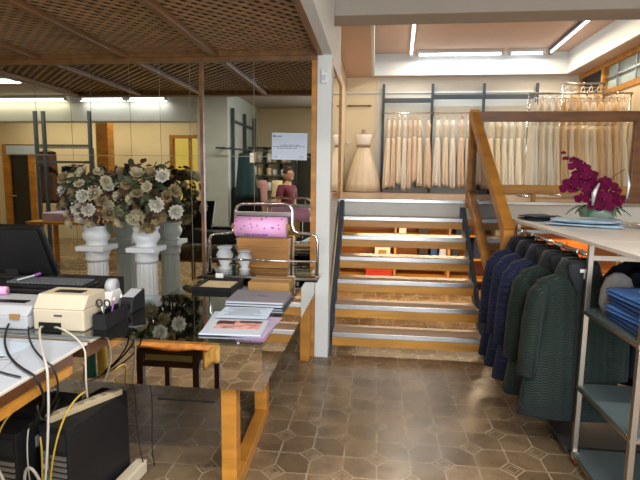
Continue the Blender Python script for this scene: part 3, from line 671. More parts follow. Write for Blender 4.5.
def petal_flower(mb, c, nrm, r, rnd, layers=5):
    z = Vector(nrm).normalized(); x = z.orthogonal().normalized(); y = z.cross(x)
    for L in range(layers):
        rr = r*(1.15-.17*L); tilt = R(12+22*L); n = 7-L//2
        for k in range(n):
            a = 2*PI*k/n+L*.6+rnd.random()*.2
            d = x*math.cos(a)+y*math.sin(a); s = z.cross(d)
            def fn(u, v, d=d, s=s, rr=rr, tilt=tilt, L=L):
                wd = rr*.52*math.sin(PI*(.2+.62*v)); cv = v*rr*(1+.16*math.sin(8*u+3*L+5*k))
                return Vector(c)+d*(cv*math.cos(tilt*(.4+.8*v)))+z*(cv*math.sin(tilt*(.4+.8*v))+.20*rr*(2*abs(u-.5))**2*v+.10*r*L)+s*((u-.5)*2*wd)
            mb.grid(fn, 4, 3)
def urn_flowers(label, x, y, z, seed, blooms, spread, side):
    xm = -2.047
    t = thing('flower_urn', label, 'flower arrangement', (x, y, z), 0, 'silk flower urns'); rnd = random.Random(seed)
    MB().lathe([(0, 0), (.082, 0), (.085, .01), (.078, .02), (.10, .05), (.11, .08), (.102, .11), (.092, .125), (.108, .15), (.112, .16), (.098, .16), (.08, .12)], (x, y, z), 24).build('urn', 'plaster', t, True)
    lm = MB(); dl = MB()
    cx, cy, cz = x, y-.02, z+.40
    for i in range(210):
        th = rnd.random()*2*PI; ph = math.acos(1-1.75*rnd.random()); rr = .55+.42*rnd.random()
        p = Vector((cx+spread[0]*rr*math.sin(ph)*math.cos(th), cy+.17*rr*math.sin(ph)*math.sin(th), cz+spread[1]*rr*math.cos(ph)))
        if p.y > YM-.05: p.y = YM-.05
        d = Vector((rnd.uniform(-1, 1), rnd.uniform(-1, .4), rnd.uniform(-.8, .7))).normalized(); s = d.orthogonal().normalized(); L = .05+.05*rnd.random()
        def fn(u, v, p=p, d=d, s=s, L=L):
            return p+d*(v*L)+s*((u-.5)*L*.55*math.sin(PI*(.08+.9*v)))+Vector((0, 0, -.25*L*v*v))
        q = fn(.5, 1)
        if q.y > YM-.02 or ((max(q.x, p.x) if side > 0 else min(q.x, p.x))-xm)*side > -.03: continue
        (lm if i % 3 else dl).grid(fn, 2, 3)
    st = MB()
    for i in range(14):
        th = rnd.random()*2*PI; st.tube([(x+.04*math.cos(th), y+.03*math.sin(th), z+.17), (cx+spread[0]*.5*math.cos(th), cy+.07*math.sin(th), cz+.02), (cx+spread[0]*.75*math.cos(th), cy+.10*math.sin(th), cz+spread[1]*rnd.uniform(-.1, .6))], .004, 5)
    st.build('stems', 'driedleaf', t); lm.build('foliage', 'leaf', t); dl.build('dried_leaves', 'driedleaf', t)
    for i, (bx_, by_, bz_, br_, bmn) in enumerate(blooms):
        if (x+bx_-xm)*side > -.055: bx_ = (xm-.06*side)-x
        b = MB(); c = Vector((x+bx_, y+by_, z+bz_)); petal_flower(b, c, (bx_*2.2+rnd.uniform(-.35, .35), -.5, (bz_-.38)*2.0+rnd.uniform(-.2, .35)), br_, rnd)
        b.build('bloom', bmn, t, True)
P1, P2 = (-2.26, 3.72), (-1.835, 3.72)
pedestal('white fluted column pedestal beside the monitor, left of the two', *P1); pedestal('white fluted column pedestal right of its twin, nearer the gift wrap stand', *P2)
def bl(seed, n, sx, z0, z1, mats_):
    r = random.Random(seed); out = []
    while len(out) < n:
        bx_ = r.uniform(-sx, sx); bz_ = r.uniform(z0, z1); 
        if (bx_/sx)**2+((bz_-(z0+z1)/2)/((z1-z0)/2))**2 > 1.15: continue
        rad = r.uniform(.036, .054)
        if any((bx_-o[0])**2+(bz_-o[2])**2 < .0052 for o in out): 
            if r.random() > .02: continue
        out.append((bx_, -.16+.10*(abs(bx_)/sx)+r.uniform(-.02, .02), bz_, rad, mats_[r.randrange(len(mats_))]))
    return out
urn_flowers('white urn of cream silk flowers on left column pedestal', *P1, .934, 11, bl(1, 21, .25, .16, .60, ['bloom_cream', 'bloom_cream', 'bloom_white', 'bloom_tan']), (.27, .30), 1)
urn_flowers('white urn of cream silk flowers on right column pedestal', *P2, .934, 12, bl(4, 23, .28, .16, .62, ['bloom_cream', 'bloom_white', 'bloom_tan', 'bloom_cream']), (.30, .30), -1)

# ---- till equipment on the desk
cd = thing('cash_drawer', 'black cash drawer under the keyboard and monitor on the desk', 'cash drawer', (-1.8, 2.58, DZ))
B(-2.2, -1.50, 2.33, 2.74, DZ+.001, DZ+.125).build('body', 'blackmat', cd, bevel=.005); B(-2.17, -1.53, 2.322, 2.33, DZ+.012, DZ+.11).build('drawer_front', 'black', cd)
mo = thing('monitor', 'black flat monitor on the desk left of the flower pedestals', 'monitor', (-2.05, 2.62, DZ+.125))
tl = Matrix.Rotation(R(24), 3, 'X')
MB().obox((-2.10, 2.54, 1.07), (.55, .03, .33), tl).build('screen', 'black', mo, bevel=.006)
MB().obox((-2.10, 2.5225, 1.062), (.51, .004, .29), tl).build('back_plate', 'blackmat', mo)
B(-2.14, -2.06, 2.57, 2.62, DZ+.126, 1.05).build('stand_neck', 'blackmat', mo); B(-2.22, -1.98, 2.55, 2.73, DZ+.126, DZ+.14).build('stand_foot', 'blackmat', mo, bevel=.004)
kb = thing('keyboard', 'black keyboard resting on the cash drawer behind the printers', 'keyboard', (-1.74, 2.42, DZ+.125))
MB().obox((-1.745, 2.42, DZ+.139), (.46, .15, .022), (R(3), 0, 0)).build('case', 'black', kb, bevel=.006)
k_ = MB()
for r_i in range(5):
    for c_i in range(22): k_.obox((-1.955+c_i*.02, 2.37+r_i*.024, DZ+.153+.0012*r_i), (.016, .019, .008))
k_.build('keys', 'key', kb)
def printer(label, x0, x1, y0, y1, h, mat, top):
    t = thing('receipt_printer', label, 'printer', ((x0+x1)/2, y0, DZ)); z = DZ+.001
    B(x0, x1, y0, y1, z, z+h*.62).build('body', mat, t, bevel=.008)
    MB().prism([(x0, y0, z+h*.62), (x0, y1, z+h*.62), (x0, y1, z+h), (x0, y0+.045, z+h)], (x1-x0, 0, 0)).build('cover', top, t, bevel=.006)
    MB().obox(((x0+x1)/2, y0+.105, z+h+.001), ((x1-x0)*.55, .045, .006)).build('paper_slot', 'black', t)
    B((x0+x1)/2-.02, (x0+x1)/2+.02, y0-.003, y0+.002, z+h*.42, z+h*.47).build('badge', 'ink', t)
    return t
p_r = printer('beige receipt printer nearer the pen holder on the desk', -1.59, -1.335, 2.06, 2.25, .165, 'beige', 'beige')
B(-1.56, -1.45, 2.055, 2.062, DZ+.004, DZ+.04).build('cable_recess', 'black', p_r)
p_l = printer('pale grey printer beside the beige receipt printer at the desk left', -1.93, -1.615, 2.05, 2.31, .105, 'lilac', 'lilac')
B(-1.70, -1.65, 2.044, 2.052, DZ+.05, DZ+.075).build('label_plate', 'card', p_l)
td = thing('tape_dispenser', 'white tape dispenser right of the beige receipt printer', 'tape dispenser', (-1.38, 2.36, DZ))
MB().prism([(-1.42, 2.335, DZ+.001), (-1.42, 2.50, DZ+.001), (-1.42, 2.50, DZ+.05), (-1.42, 2.46, DZ+.12), (-1.42, 2.38, DZ+.12), (-1.42, 2.335, DZ+.04)], (.05, 0, 0)).build('body', 'tag', td, bevel=.006)
MB().tube([(-1.413, 2.42, DZ+.135), (-1.377, 2.42, DZ+.135)], .045, 20).build('tape_roll', 'lilac', td, True)
pb = thing('pen_holder', 'black pen box with scissors at the desk front right of printers', 'pen holder', (-1.26, 2.24, DZ))
m = MB(); a0, a1, c0, c1 = -1.315, -1.25, 2.10, 2.31
m.box(a0, a1, c0, c1, DZ+.001, DZ+.008); m.box(a0, a1, c0, c0+.006, DZ+.008, DZ+.075); m.box(a0, a1, c1-.006, c1, DZ+.008, DZ+.075); m.box(a0, a0+.006, c0+.006, c1-.006, DZ+.008, DZ+.075); m.box(a1-.006, a1, c0+.006, c1-.006, DZ+.008, DZ+.075)
m.build('box', 'blackmat', pb)
sc2 = thing('scissors', 'scissors standing in the black pen box', 'scissors', (-1.295, 2.16, DZ+.01))
for s in (-1, 1):
    MB().tube([(-1.295-.006*s, 2.16, DZ+.012), (-1.295+.008*s, 2.16, DZ+.10)], .004, 6).build('blade', 'steel', sc2)
    MB().tube([(-1.295+.02*s+.014*math.cos(a*PI/6), 2.16, DZ+.115+.018*math.sin(a*PI/6)) for a in range(12)], .004, 6, True).build('finger_ring', 'black', sc2)
for i, (x, y, m_, lab) in enumerate(((-1.285, 2.2, 'purple', 'violet pen standing in the pen box'), (-1.28, 2.26, 'black', 'black pen standing in the pen box'))):
    t = thing('pen', lab, 'pen', (x, y, DZ+.01)); MB().tube([(x, y, DZ+.009), (x+.01, y+.02, DZ+.115)], .0045, 6).build('barrel', m_, t); MB().tube([(x+.01, y+.02, DZ+.115), (x+.0115, y+.023, DZ+.13)], .005, 6).build('cap', 'tag', t)
ct = thing('card_terminal', 'dark card terminal with white paper slip by the first pedestal', 'card terminal', (-1.305, 2.46, DZ))
MB().prism([(-1.345, 2.38, DZ+.001), (-1.345, 2.54, DZ+.001), (-1.345, 2.54, DZ+.105), (-1.345, 2.40, DZ+.075)], (.075, 0, 0)).build('body', 'blackmat', ct, bevel=.005)
MB().obox((-1.3075, 2.47, DZ+.0935), (.062, .10, .005), (R(12), 0, 0)).build('screen', 'lilac', ct); MB().obox((-1.3075, 2.385, DZ+.040), (.05, .012, .025)).build('keypad', 'black', ct)
B(-1.335, -1.285, 2.325, 2.378, DZ+.001, DZ+.004).build('paper_slip', 'paper', ct)
pk = thing('ribbon_roll', 'pink ribbon roll on the desk in front of the keyboard', 'ribbon', (-1.93, 2.335, DZ+.106))
MB().tube([(-1.97, 2.27, DZ+.129), (-1.89, 2.27, DZ+.129)], .022, 14).build('ribbon', 'pink', pk, True); MB().tube([(-1.972, 2.27, DZ+.129), (-1.888, 2.27, DZ+.129)], .008, 10).build('core', 'card', pk, True)
pn = thing('blue_pen', 'blue pen lying across the keyboard', 'pen', (-1.86, 2.42, DZ+.165))
MB().tube([(-1.90, 2.36, DZ+.166), (-1.86, 2.44, DZ+.177)], .005, 6).build('barrel', 'lilac', pn); MB().tube([(-1.86, 2.44, DZ+.177), (-1.845, 2.47, DZ+.182)], .008, 8).build('cap', 'purple', pn)

# ---- low side table with papers
sd = thing('side_table', 'low side table covered with white paper in front of the desk', 'table', (-1.75, 1.65, 0))
poly = [(-1.282, 2.0), (-1.268, 1.25), (-2.25, 1.12), (-2.41, 1.80), (-2.4, 2.0)]
MB().prism([(x, y, .733) for x, y in poly], (0, 0, .012)).build('table_top', 'whitelam', sd, bevel=.003)
MB().prism([(x+(-.05 if x > -2 else .05), y+(.03 if y < 1.4 else -.04), .645) for x, y in poly], (0, 0, .088)).build('frame', 'walnut', sd)
MB().bar((-1.278, 1.86, .672), (-1.266, 1.26, .672), .018, .032).build('apron', 'oak_x', sd)
MB().prism([(x+(-.012 if x > -2 else .012), y-.006, .745) for x, y in poly], (0, 0, .003)).build('paper_cover', 'paper', sd)
for x, y in ((-2.0, 1.27), (-2.2, 1.24), (-2.32, 1.9)): B(x-.025, x+.025, y-.025, y+.025, 0, .66).build('leg', 'oak', sd, bevel=.003)
sheet('paper', 'printed white sheet lying skewed on the low side table', 'paper', -1.52, 1.62, .7485, .21, .297, R(14), 'paper', .002, 9)
sheet('paper', 'pale blue sheet at the back of the low side table under the cables', 'paper', -1.62, 1.86, .7485, .25, .18, R(-6), 'bluepaper', .002)

tag(MB().bar((-1.43, 2.993, .002), (-1.03, 2.988, .002), .02, .004).build('floor_strip', 'black'), 'thin black strip on the floor under the desk', 'strip')
# ---- computer towers on the floor
def tower(label, x0, x1, y0, y1, h):
    t = thing('computer_tower', label, 'computer', ((x0+x1)/2, (y0+y1)/2, 0))
    B(x0, x1, y0, y1, .015, h).build('case', 'blackmat', t, bevel=.004)
    for x in (x0+.03, x1-.03):
        for y in (y0+.05, y1-.05): B(x-.015, x+.015, y-.02, y+.02, 0, .015).build('foot', 'black', t)
    yb = y0-.004
    B(x0+.015, x1-.015, yb, y0, h-.10, h-.025).build('fan_grille', 'vent', t)
    B(x0+.015, x0+.05, yb-.002, y0, h-.26, h-.11).build('port_plate', 'io', t)
    for i, c in enumerate(('cyan', 'purple', 'tag', 'black', 'cyan')): B(x0+.02, x0+.045, yb-.006, yb-.002, h-.135-.026*i, h-.120-.026*i).build('port', c, t)
    s = MB()
    for i in range(6): s.box(x0+.06, x1-.012, yb-.002, y0, h-.27+.026*i, h-.254+.026*i)
    s.build('slot_covers', 'io', t); B(x0+.015, x1-.015, yb-.002, y0, .06, .14).build('power_supply', 'io', t)
    return t
tower('black computer tower nearest the desk leg under the table edge', -1.375, -1.225, 1.79, 2.19, .44).rotation_euler[2] = R(-8)
t1 = tower('black computer tower left of its twin under the side table', -1.59, -1.43, 1.74, 2.14, .43)
for k_i in range(2): B(-1.4305, -1.4285, 1.84+.06*k_i, 1.875+.06*k_i, .32, .37).build('sticker', 'lilac', t1)
t1.rotation_euler[2] = R(-6)
ps = thing('power_strip', 'beige power strip lying across the top of the computer towers', 'power strip', (-1.3, 1.97, .44))
MB().bar((-1.375, 1.83, .456), (-1.215, 2.14, .456), .045, .03).build('body', 'duct', ps, bevel=.005)
q = MB()
for i in range(5): q.obox(Vector((-1.375, 1.83, .4717)).lerp(Vector((-1.215, 2.14, .4717)), .18+.16*i), (.03, .03, .002), (0, 0, R(63)))
q.build('sockets', 'beige', ps)
rt_ = thing('router', 'small black router on top of the left computer tower', 'router', (-1.51, 1.95, .43))
B(-1.57, -1.45, 1.86, 2.06, .431, .465).build('body', 'black', rt_, bevel=.004); MB().tube([(-1.56, 2.05, .465), (-1.56, 2.055, .55)], .006, 6).build('aerial', 'black', rt_)
ad = thing('power_adapter', 'cream power adapter on the floor beside the computer tower', 'adapter', (-1.12, 2.0, 0))
MB().obox((-1.155, 2.08, .035), (.06, .24, .07), (0, 0, R(-4))).build('body', 'beige', ad, bevel=.008); MB().obox((-1.163, 1.958, .035), (.045, .006, .03), (0, 0, R(-4))).build('label_plate', 'red', ad)
def bez(a, b, c, d, n=14):
    a, b, c, d = map(Vector, (a, b, c, d)); return [a*(1-t)**3+b*3*t*(1-t)**2+c*3*t*t*(1-t)+d*t**3 for t in [i/n for i in range(n+1)]]
cables = [
    ('white cable hanging from the beige printer straight down to the towers', 'cable_w', .005, bez((-1.53, 2.045, .79), (-1.50, 1.96, .84), (-1.33, 1.76, .79), (-1.262, 1.69, .765))+bez((-1.247, 1.675, .74), (-1.235, 1.66, .62), (-1.25, 1.66, .45), (-1.30, 1.68, .20), 12)),
    ('second white cable dropping beside it from the beige printer recess', 'cable_w', .004, bez((-1.47, 2.045, .79), (-1.43, 1.97, .83), (-1.29, 1.96, .80), (-1.245, 1.92, .73))+bez((-1.242, 1.915, .69), (-1.235, 1.90, .62), (-1.25, 1.92, .56), (-1.27, 1.96, .495), 8)),
    ('yellow network cable curving down over the right computer tower', 'cable_y', .004, bez((-1.235, 1.90, .56), (-1.215, 1.74, .60), (-1.28, 1.72, .45), (-1.318, 1.735, .16))),
    ('yellow network cable at the far left of the towers', 'cable_y', .004, bez((-1.46, 1.80, .54), (-1.50, 1.70, .50), (-1.54, 1.70, .40), (-1.53, 1.715, .20))),
    ('thick black cable running over the side table from the left printer', 'cable_k', .005, bez((-1.70, 2.04, .80), (-1.66, 1.95, .765), (-1.50, 1.74, .759), (-1.275, 1.615, .760))+bez((-1.252, 1.61, .750), (-1.225, 1.62, .69), (-1.225, 1.66, .6), (-1.40, 1.74, .46), 8)),
    ('thin black cable crossing the papers on the side table', 'cable_k', .0035, bez((-1.86, 2.04, .79), (-1.82, 1.9, .76), (-1.62, 1.66, .756), (-1.285, 1.58, .757))),
    ('black cable hanging at the middle of the side table edge', 'cable_k', .004, bez((-1.60, 2.04, .79), (-1.56, 1.98, .76), (-1.46, 1.86, .759), (-1.275, 1.715, .759))+bez((-1.253, 1.71, .750), (-1.23, 1.72, .69), (-1.23, 1.74, .6), (-1.36, 1.77, .50), 8)),
    ('white cable looped behind the right computer tower', 'cable_w', .006, bez((-1.42, 1.74, .05), (-1.43, 1.70, .40), (-1.32, 1.68, .40), (-1.31, 1.74, .05))),
    ('white cable arched behind the left computer tower', 'cable_w', .006, bez((-1.55, 1.68, .06), (-1.55, 1.66, .42), (-1.46, 1.66, .42), (-1.45, 1.70, .06))),
    ('second yellow cable twisted with the white one behind the right tower', 'cable_y', .004, bez((-1.33, 1.72, .44), (-1.31, 1.71, .36), (-1.33, 1.70, .2), (-1.33, 1.72, .02))),
    ('grey cable hanging behind the gap between the two towers', 'cable_w', .003, bez((-1.40, 1.76, .47), (-1.40, 1.73, .46), (-1.40, 1.72, .3), (-1.40, 1.74, .20))),
    ('thin black cable dropping from desk to floor right of the towers', 'cable_k', .003, bez((-1.18, 2.17, .52), (-1.13, 2.17, .42), (-1.19, 2.2, .25), (-1.12, 2.16, .075))),
    ('black cable hanging under the desk front to the right of towers', 'cable_k', .0025, bez((-1.06, 2.12, .55), (-1.02, 2.12, .4), (-1.08, 2.14, .2), (-1.10, 2.24, .01))),
    ('black cable bundle drooping below the side table edge', 'cable_k', .004, bez((-1.24, 1.60, .640), (-1.24, 1.60, .52), (-1.33, 1.80, .50), (-1.40, 1.95, .49))),
]
for lab, m_, r_, pts in cables:
    t = tag(MB().tube(pts, r_, 7).build('cable', m_, None, True), lab, 'cable')

# ---- chair seen only in the mirrored desk front
ch = thing('dining_chair', 'dark wooden chair with olive seat reflected in the mirrored desk front', 'chair', (-1.24, 1.08, 0))
for x in (-1.42, -1.06): B(x-.02, x+.02, 1.25, 1.29, 0, .44).build('leg', 'chairwood', ch, bevel=.003)
for x in (-1.42, -1.06): B(x-.018, x+.018, .86, .90, 0, .92).build('leg', 'chairwood', ch, bevel=.003)
m = MB(); m.box(-1.40, -1.08, 1.26, 1.28, .33, .365); m.box(-1.40, -1.08, 1.26, 1.28, .41, .44); m.box(-1.40, -1.08, .87, .89, .36, .43); m.box(-1.43, -1.41, .90, 1.25, .36, .43); m.box(-1.07, -1.05, .90, 1.25, .36, .43)
m.build('seat_frame', 'chairwood', ch); B(-1.40, -1.08, .90, 1.255, .36, .42).build('seat', 'olive', ch, bevel=.01)
B(-1.40, -1.08, .87, .89, .62, .90).build('backrest', 'olive', ch, bevel=.004)
cl = thing('throw_cloth', 'orange plaid cloth draped over the seat of the reflected chair', 'cloth', (-1.2, 1.08, .44))
MB().grid(lambda u, v: Vector((-1.46+.48*u, .93+.37*v, .457+.012*math.sin(9*u)*math.sin(7*v))), 12, 8).build('cloth', 'orangecloth', cl, True, solid=.008)
MB().grid(lambda u, v: Vector((-1.015+.03*u+.02*math.sin(5*u), .96+.33*u, .455-.17*v*(1-.3*u)+.01*math.sin(12*u))), 8, 8).build('hanging_end', 'plaid', cl, True, solid=.008)
# teal and ochre rolls seen in the mirrored desk front
for x, m_, lab in ((-2.08, 'tealtube', 'teal wrapping roll reflected in the mirrored desk front'), (-1.99, 'ochre', 'ochre wrapping roll reflected in the mirrored desk front')):
    t = thing('wrapping_roll', lab, 'roll', (x, .75, 0)); MB().tube([(x, .75, 0), (x, .75, .75)], .035, 16).build('paper_roll', m_, t, True); MB().tube([(x, .75, .745), (x, .75, .76)], .02, 12).build('core', 'card', t)

# ================================================================== COAT RACK
rx = thing('display_rack', 'satin metal display rack with white top and glass shelves at right', 'rack', (1.5, 2.9, 0))
TZ = 1.2
def post(x, y): MB().box(x-.0125, x+.0125, y-.0125, y+.0125, .07, TZ-.022).build('post', 'bronze', rx, bevel=.002)
for x in (1.10, 1.86):
    for y in (2.05, 2.58, 3.84): post(x, y)
B(1.085, 1.90, 2.02, 2.60, TZ-.02, TZ).build('top_panel', 'whitelam', rx, bevel=.002); B(1.085, 1.90, 2.604, 4.05, TZ-.02, TZ).build('top_panel', 'whitelam', rx, bevel=.002)
for z in (.845, .435, .065):
    g = B(1.09, 1.87, 2.04, 2.59, z-.006, z+.004).build('glass_shelf', 'shelfglass', rx)
    e = MB(); e.box(1.085, 1.112, 2.04, 2.59, z-.022, z-.006); e.box(1.112, 1.86, 2.57, 2.59, z-.022, z-.006); e.box(1.112, 1.86, 2.04, 2.06, z-.022, z-.006); e.build('shelf_frame', 'bronze', g)
B(1.07, 1.87, 2.62, 3.825, .045, .065).build('base_shelf', 'base', rx)
for y in (2.58, 3.84): MB().bar((1.11, y, 1.115), (1.85, y, 1.115), .02, .025).build('crossbar', 'bronze', rx)
MB().bar((1.11, 2.05, 1.115), (1.85, 2.05, 1.115), .02, .025).build('crossbar', 'bronze', rx)
MB().tube([(1.10, 3.83, 1.125), (1.10, 2.59, 1.125)], .012, 10).build('hanging_rail', 'chrome', rx, True)
MB().tube([(1.66, 3.83, 1.125), (1.66, 2.59, 1.125)], .012, 10).build('hanging_rail', 'chrome', rx, True)
for y in (2.07, 2.56, 3.82):
    for x in (1.10, 1.86):
        c = MB().tube([(x-.012, y, .03), (x+.012, y, .03)], .03, 14).build('caster', 'cast', rx, True); B(x-.018, x+.018, y-.012, y+.012, .03, .075).build('caster_fork', 'chrome', c)

def sring(cx, cz, hw, ht, n=28, p=2.6):
    q = []
    for k in range(n):
        a = 2*PI*k/n; c, s = math.cos(a), math.sin(a)
        q.append(Vector((cx+hw*math.copysign(abs(c)**(2/p), c), ht*math.copysign(abs(s)**(2/p), s), cz)))
    return q
def coat(name, label, x, y, zr, body, collar, seed, group, length=.84, s=1.0, tagged=True, rz=0):
    t = thing(name, label, 'coat', (x, y, zr), rz, group); r = random.Random(seed)
    prof = [(-.095, .075, .045), (-.12, .13, .055), (-.15, .195, .062), (-.19, .215, .068), (-.30, .205, .075), (-.48, .20, .078), (-.65, .225, .084), (-.65-(length-.56)*.5, .245, .086), (-.09-length, .26, .088)]
    rings = []
    for z, hw, ht in prof:
        q = sring(0, z, hw*s, ht)
        for k, p in enumerate(q):
            f = 1+.05*max(0, -z-.4)*math.sin(k*1.35+seed); p.x *= f; p.y *= f
        rings.append(q)
    MB().loft(rings).build('body', body, t, True, local=True)
    for sd_ in (-1, 1):
        o = r.uniform(-.015, .02)
        pts = [(sd_*.135*s, 0, -.155), (sd_*.180*s, -.01, -.23), (sd_*.200*s, -.02+o, -.38), (sd_*.213*s, -.025+o, -.54), (sd_*.222*s, -.03+o, -.68)]
        q = MB(); q.tube(pts, [.045, .068, .066, .060, .054], 14); q.build('sleeve', body, t, True, local=True)
    # collar
    rr = []
    for z, hw, ht in ((-.15, .110, .066), (-.105, .112, .080), (-.06, .098, .078), (-.025, .082, .066), (-.03, .065, .05), (-.075, .058, .042), (-.12, .05, .03)):
        rr.append(sring(0, z, hw*s, ht, 24, 2.0))
    MB().loft(rr).build('collar', collar, t, True, local=True)
    # front placket and lapels
    MB().obox((0, -.080, -.52), (.035, .014, .70), (R(-1.2), 0, 0)).build('placket', collar, t, local=True, bevel=.004)
    MB().tube([(-.15*s, 0, -.19), (-.06, 0, -.15), (0, 0, -.11), (.06, 0, -.15), (.15*s, 0, -.19)], .008, 6).tube([(0, 0, -.11), (.010, 0, -.012)]+[(.0175*math.cos(R(q_)), 0, .012+.0175*math.sin(R(q_))) for q_ in range(-30, 211, 40)], .003, 6).build('hanger', 'chrome', t, local=True)
    MB().loft([[Vector((wv*math.cos(2*PI*k/20), -.066+.016*math.sin(2*PI*k/20)*dv, zz)) for k in range(20)] for wv, dv, zz in ((.01, .4, -.235), (.045, .9, -.17), (.075, 1.2, -.11), (.082, 1.3, -.06), (.07, 1.2, -.035))]).build('neck_lining', 'lining', t, True, local=True)
    if tagged:
        MB().obox((0, -.090, -.075), (.055, .004, .018)).obox((.004, -.090, -.10), (.022, .004, .034)).build('label_tag', 'tag', t, local=True)
    return t
for i, y in enumerate((3.70, 3.47, 3.24)):
    coat('quilted_coat', ('navy quilted coat furthest back on the rack, next to the stairs', 'navy quilted coat in the middle of the three navy coats', 'navy quilted coat just behind the dark green coats')[i], 1.10, y, 1.113, 'navy', 'navyfur', i, 'navy quilted coats', .84, 1.08, False)
for i, y in enumerate((2.98, 2.71)):
    coat('quilted_coat', ('dark green quilted coat between the navy coats and the frontmost green one', 'dark green quilted coat with white collar tag, frontmost on the rack')[i], 1.10, y, 1.113, 'green', 'greenfur', 5+i, 'dark green quilted coats', .815, (1.10, 1.06)[i], i == 1)
coat('jacket', 'dark navy jacket hanging inside the display rack behind the folded jeans', 1.66, 2.74, 1.113, 'darkjacket', 'darkjacket', 20, 'dark jackets', .7, .88, False)
coat('jacket', 'dark navy jacket second from the front on the inner rail', 1.66, 2.95, 1.113, 'darkjacket', 'darkjacket', 21, 'dark jackets', .7, .88, False)
coat('jacket', 'dark navy jacket at the back of the inner rail', 1.66, 3.18, 1.113, 'darkjacket', 'darkjacket', 22, 'dark jackets', .7, .88, False)
# folded jeans
for i in range(4):
    z = .8495+.038*i; mtl = ('denim_dark', 'denim', 'denim_dark', 'denim')[i]
    t = thing('folded_jeans', ('bottom pair of folded dark blue jeans on the glass shelf', 'second pair of folded blue jeans from the bottom on the glass shelf', 'third pair of folded dark blue jeans from the bottom on the glass shelf', 'top pair of folded bright blue jeans with white tag on the glass shelf')[i], 'jeans', (1.29, 2.24, z), R((-3, 4, -2, 3)[i]), 'folded jeans')
    for k in range(2):
        def fn(u, v, k=k): return Vector(((u-.5)*.34+.006*math.sin(9*v+i), (v-.5)*.36, .018*k+.009+.004*math.sin(6*u+2*v+k)))
        h = MB(); n_ = 8
        top = [fn(u/n_, v/n_)+Vector((0, 0, .008)) for v in range(n_+1) for u in range(n_+1)]
        b_ = MB(); rings = []
        for v in range(n_+1):
            rg = []
            for a in range(16):
                th_ = 2*PI*a/16; c, s = math.cos(th_), math.sin(th_)
                rg.append(Vector((.172*math.copysign(abs(c)**.35, c), (v/n_-.5)*.36, .018*k+.0095+.0088*math.copysign(abs(s)**.7, s)+.001*math.sin(5*v/n_+i))))
            rings.append(rg)
        b_.loft(rings).build('folded_leg', mtl, t, True, local=True)
    if i == 3: MB().obox((-.02, .08, .0385), (.10, .03, .002)).build('size_tag', 'creamcloth', t, local=True)
kn = thing('folded_sweater', 'rounded grey knit garment behind the folded jeans', 'sweater', (1.205, 2.50, .8500))
MB().loft([[Vector((.07*q*math.cos(a*PI/12), .045*q*math.sin(a*PI/12), z)) for a in range(24)] for q, z in ((.9, 0), (1.15, .05), (1.1, .12), (.8, .18), (.3, .205))]).build('body', 'grey_fab', kn, True, local=True)

# things on the rack top
def folded(label, x, y, z, sx, sy, h, rz, mat, layers, cat='clothing', name='folded_clothing'):
    t = thing(name, label, cat, (x, y, z), rz)
    for k in range(layers):
        hk = h/layers; rings = []
        for v in range(13):
            vv = v/12; rg = []; sh_ = (1-.10*k-.1*abs(vv-.5))*(1+.07*math.sin(11*vv+3*k+x*9))
            for a in range(18):
                th_ = 2*PI*a/18; c, s = math.cos(th_), math.sin(th_)
                rg.append(Vector((sx/2*sh_*math.copysign(abs(c)**.5, c), (vv-.5)*sy*(1-.05*k), hk*(k+.5)+hk*.47*math.copysign(abs(s)**.8, s)*(.62+.38*math.sin(9*vv+2*k+a*.9)))))
            rings.append(rg)
        MB().loft(rings).build('fold', mat, t, True, local=True)
folded('navy folded garment at the back left corner of the rack top', 1.29, 3.90, TZ+.001, .30, .26, .04, R(15), 'navycloth', 2)
folded('pale blue garment folded in plastic on the rack top beside the orchid', 1.44, 3.50, TZ+.001, .46, .36, .05, R(-28), 'bluecloth', 2)
folded('pale silver wrapped garment on the rack top in front of the orchid', 1.80, 3.34, TZ+.001, .20, .22, .03, R(20), 'silver', 2)
# orchid
OX, OY = 1.64, 3.80
orc = thing('orchid', 'magenta orchid in a pale green pot on the white rack top', 'orchid', (OX, OY, TZ))
MB().lathe([(0, .001), (.085, .001), (.11, .03), (.125, .08), (.12, .115), (.105, .115), (.10, .09)], (OX, OY, TZ), 24).build('pot', 'potglass', orc, True)
r5 = random.Random(9); lf_ = []
for k in range(7):
    a = k*.95+.3; d = Vector((math.cos(a), math.sin(a)*.8, 0)); s = Vector((-math.sin(a), math.cos(a), 0)); L = .16+.05*r5.random()
    MB().grid(lambda u, v: Vector((OX, OY, TZ+.11))+d*(.02+v*L)+s*((u-.5)*.06*math.sin(PI*(.1+.88*v)))+Vector((0, 0, .10*v-.16*v*v+.01*abs(u-.5))), 3, 7).build('leaf', 'orchidleaf', orc, True, solid=.003)
stems = [[(OX, OY, TZ+.10), (OX-.05, OY-.03, TZ+.24), (OX-.13, OY-.06, TZ+.36), (OX-.27, OY-.08, TZ+.49)], [(OX, OY, TZ+.10), (OX+.03, OY-.05, TZ+.2), (OX+.06, OY-.08, TZ+.26), (OX+.12, OY-.09, TZ+.26)], [(OX, OY, TZ+.10), (OX-.06, OY-.08, TZ+.17), (OX-.14, OY-.1, TZ+.24), (OX-.22, OY-.12, TZ+.26)], [(OX, OY, TZ+.1), (OX+.04, OY-.1, TZ+.14), (OX+.08, OY-.14, TZ+.12), (OX+.12, OY-.15, TZ+.09)]]
for p in stems: MB().tube(p, .004, 6).build('stem', 'orchidleaf', orc, True)
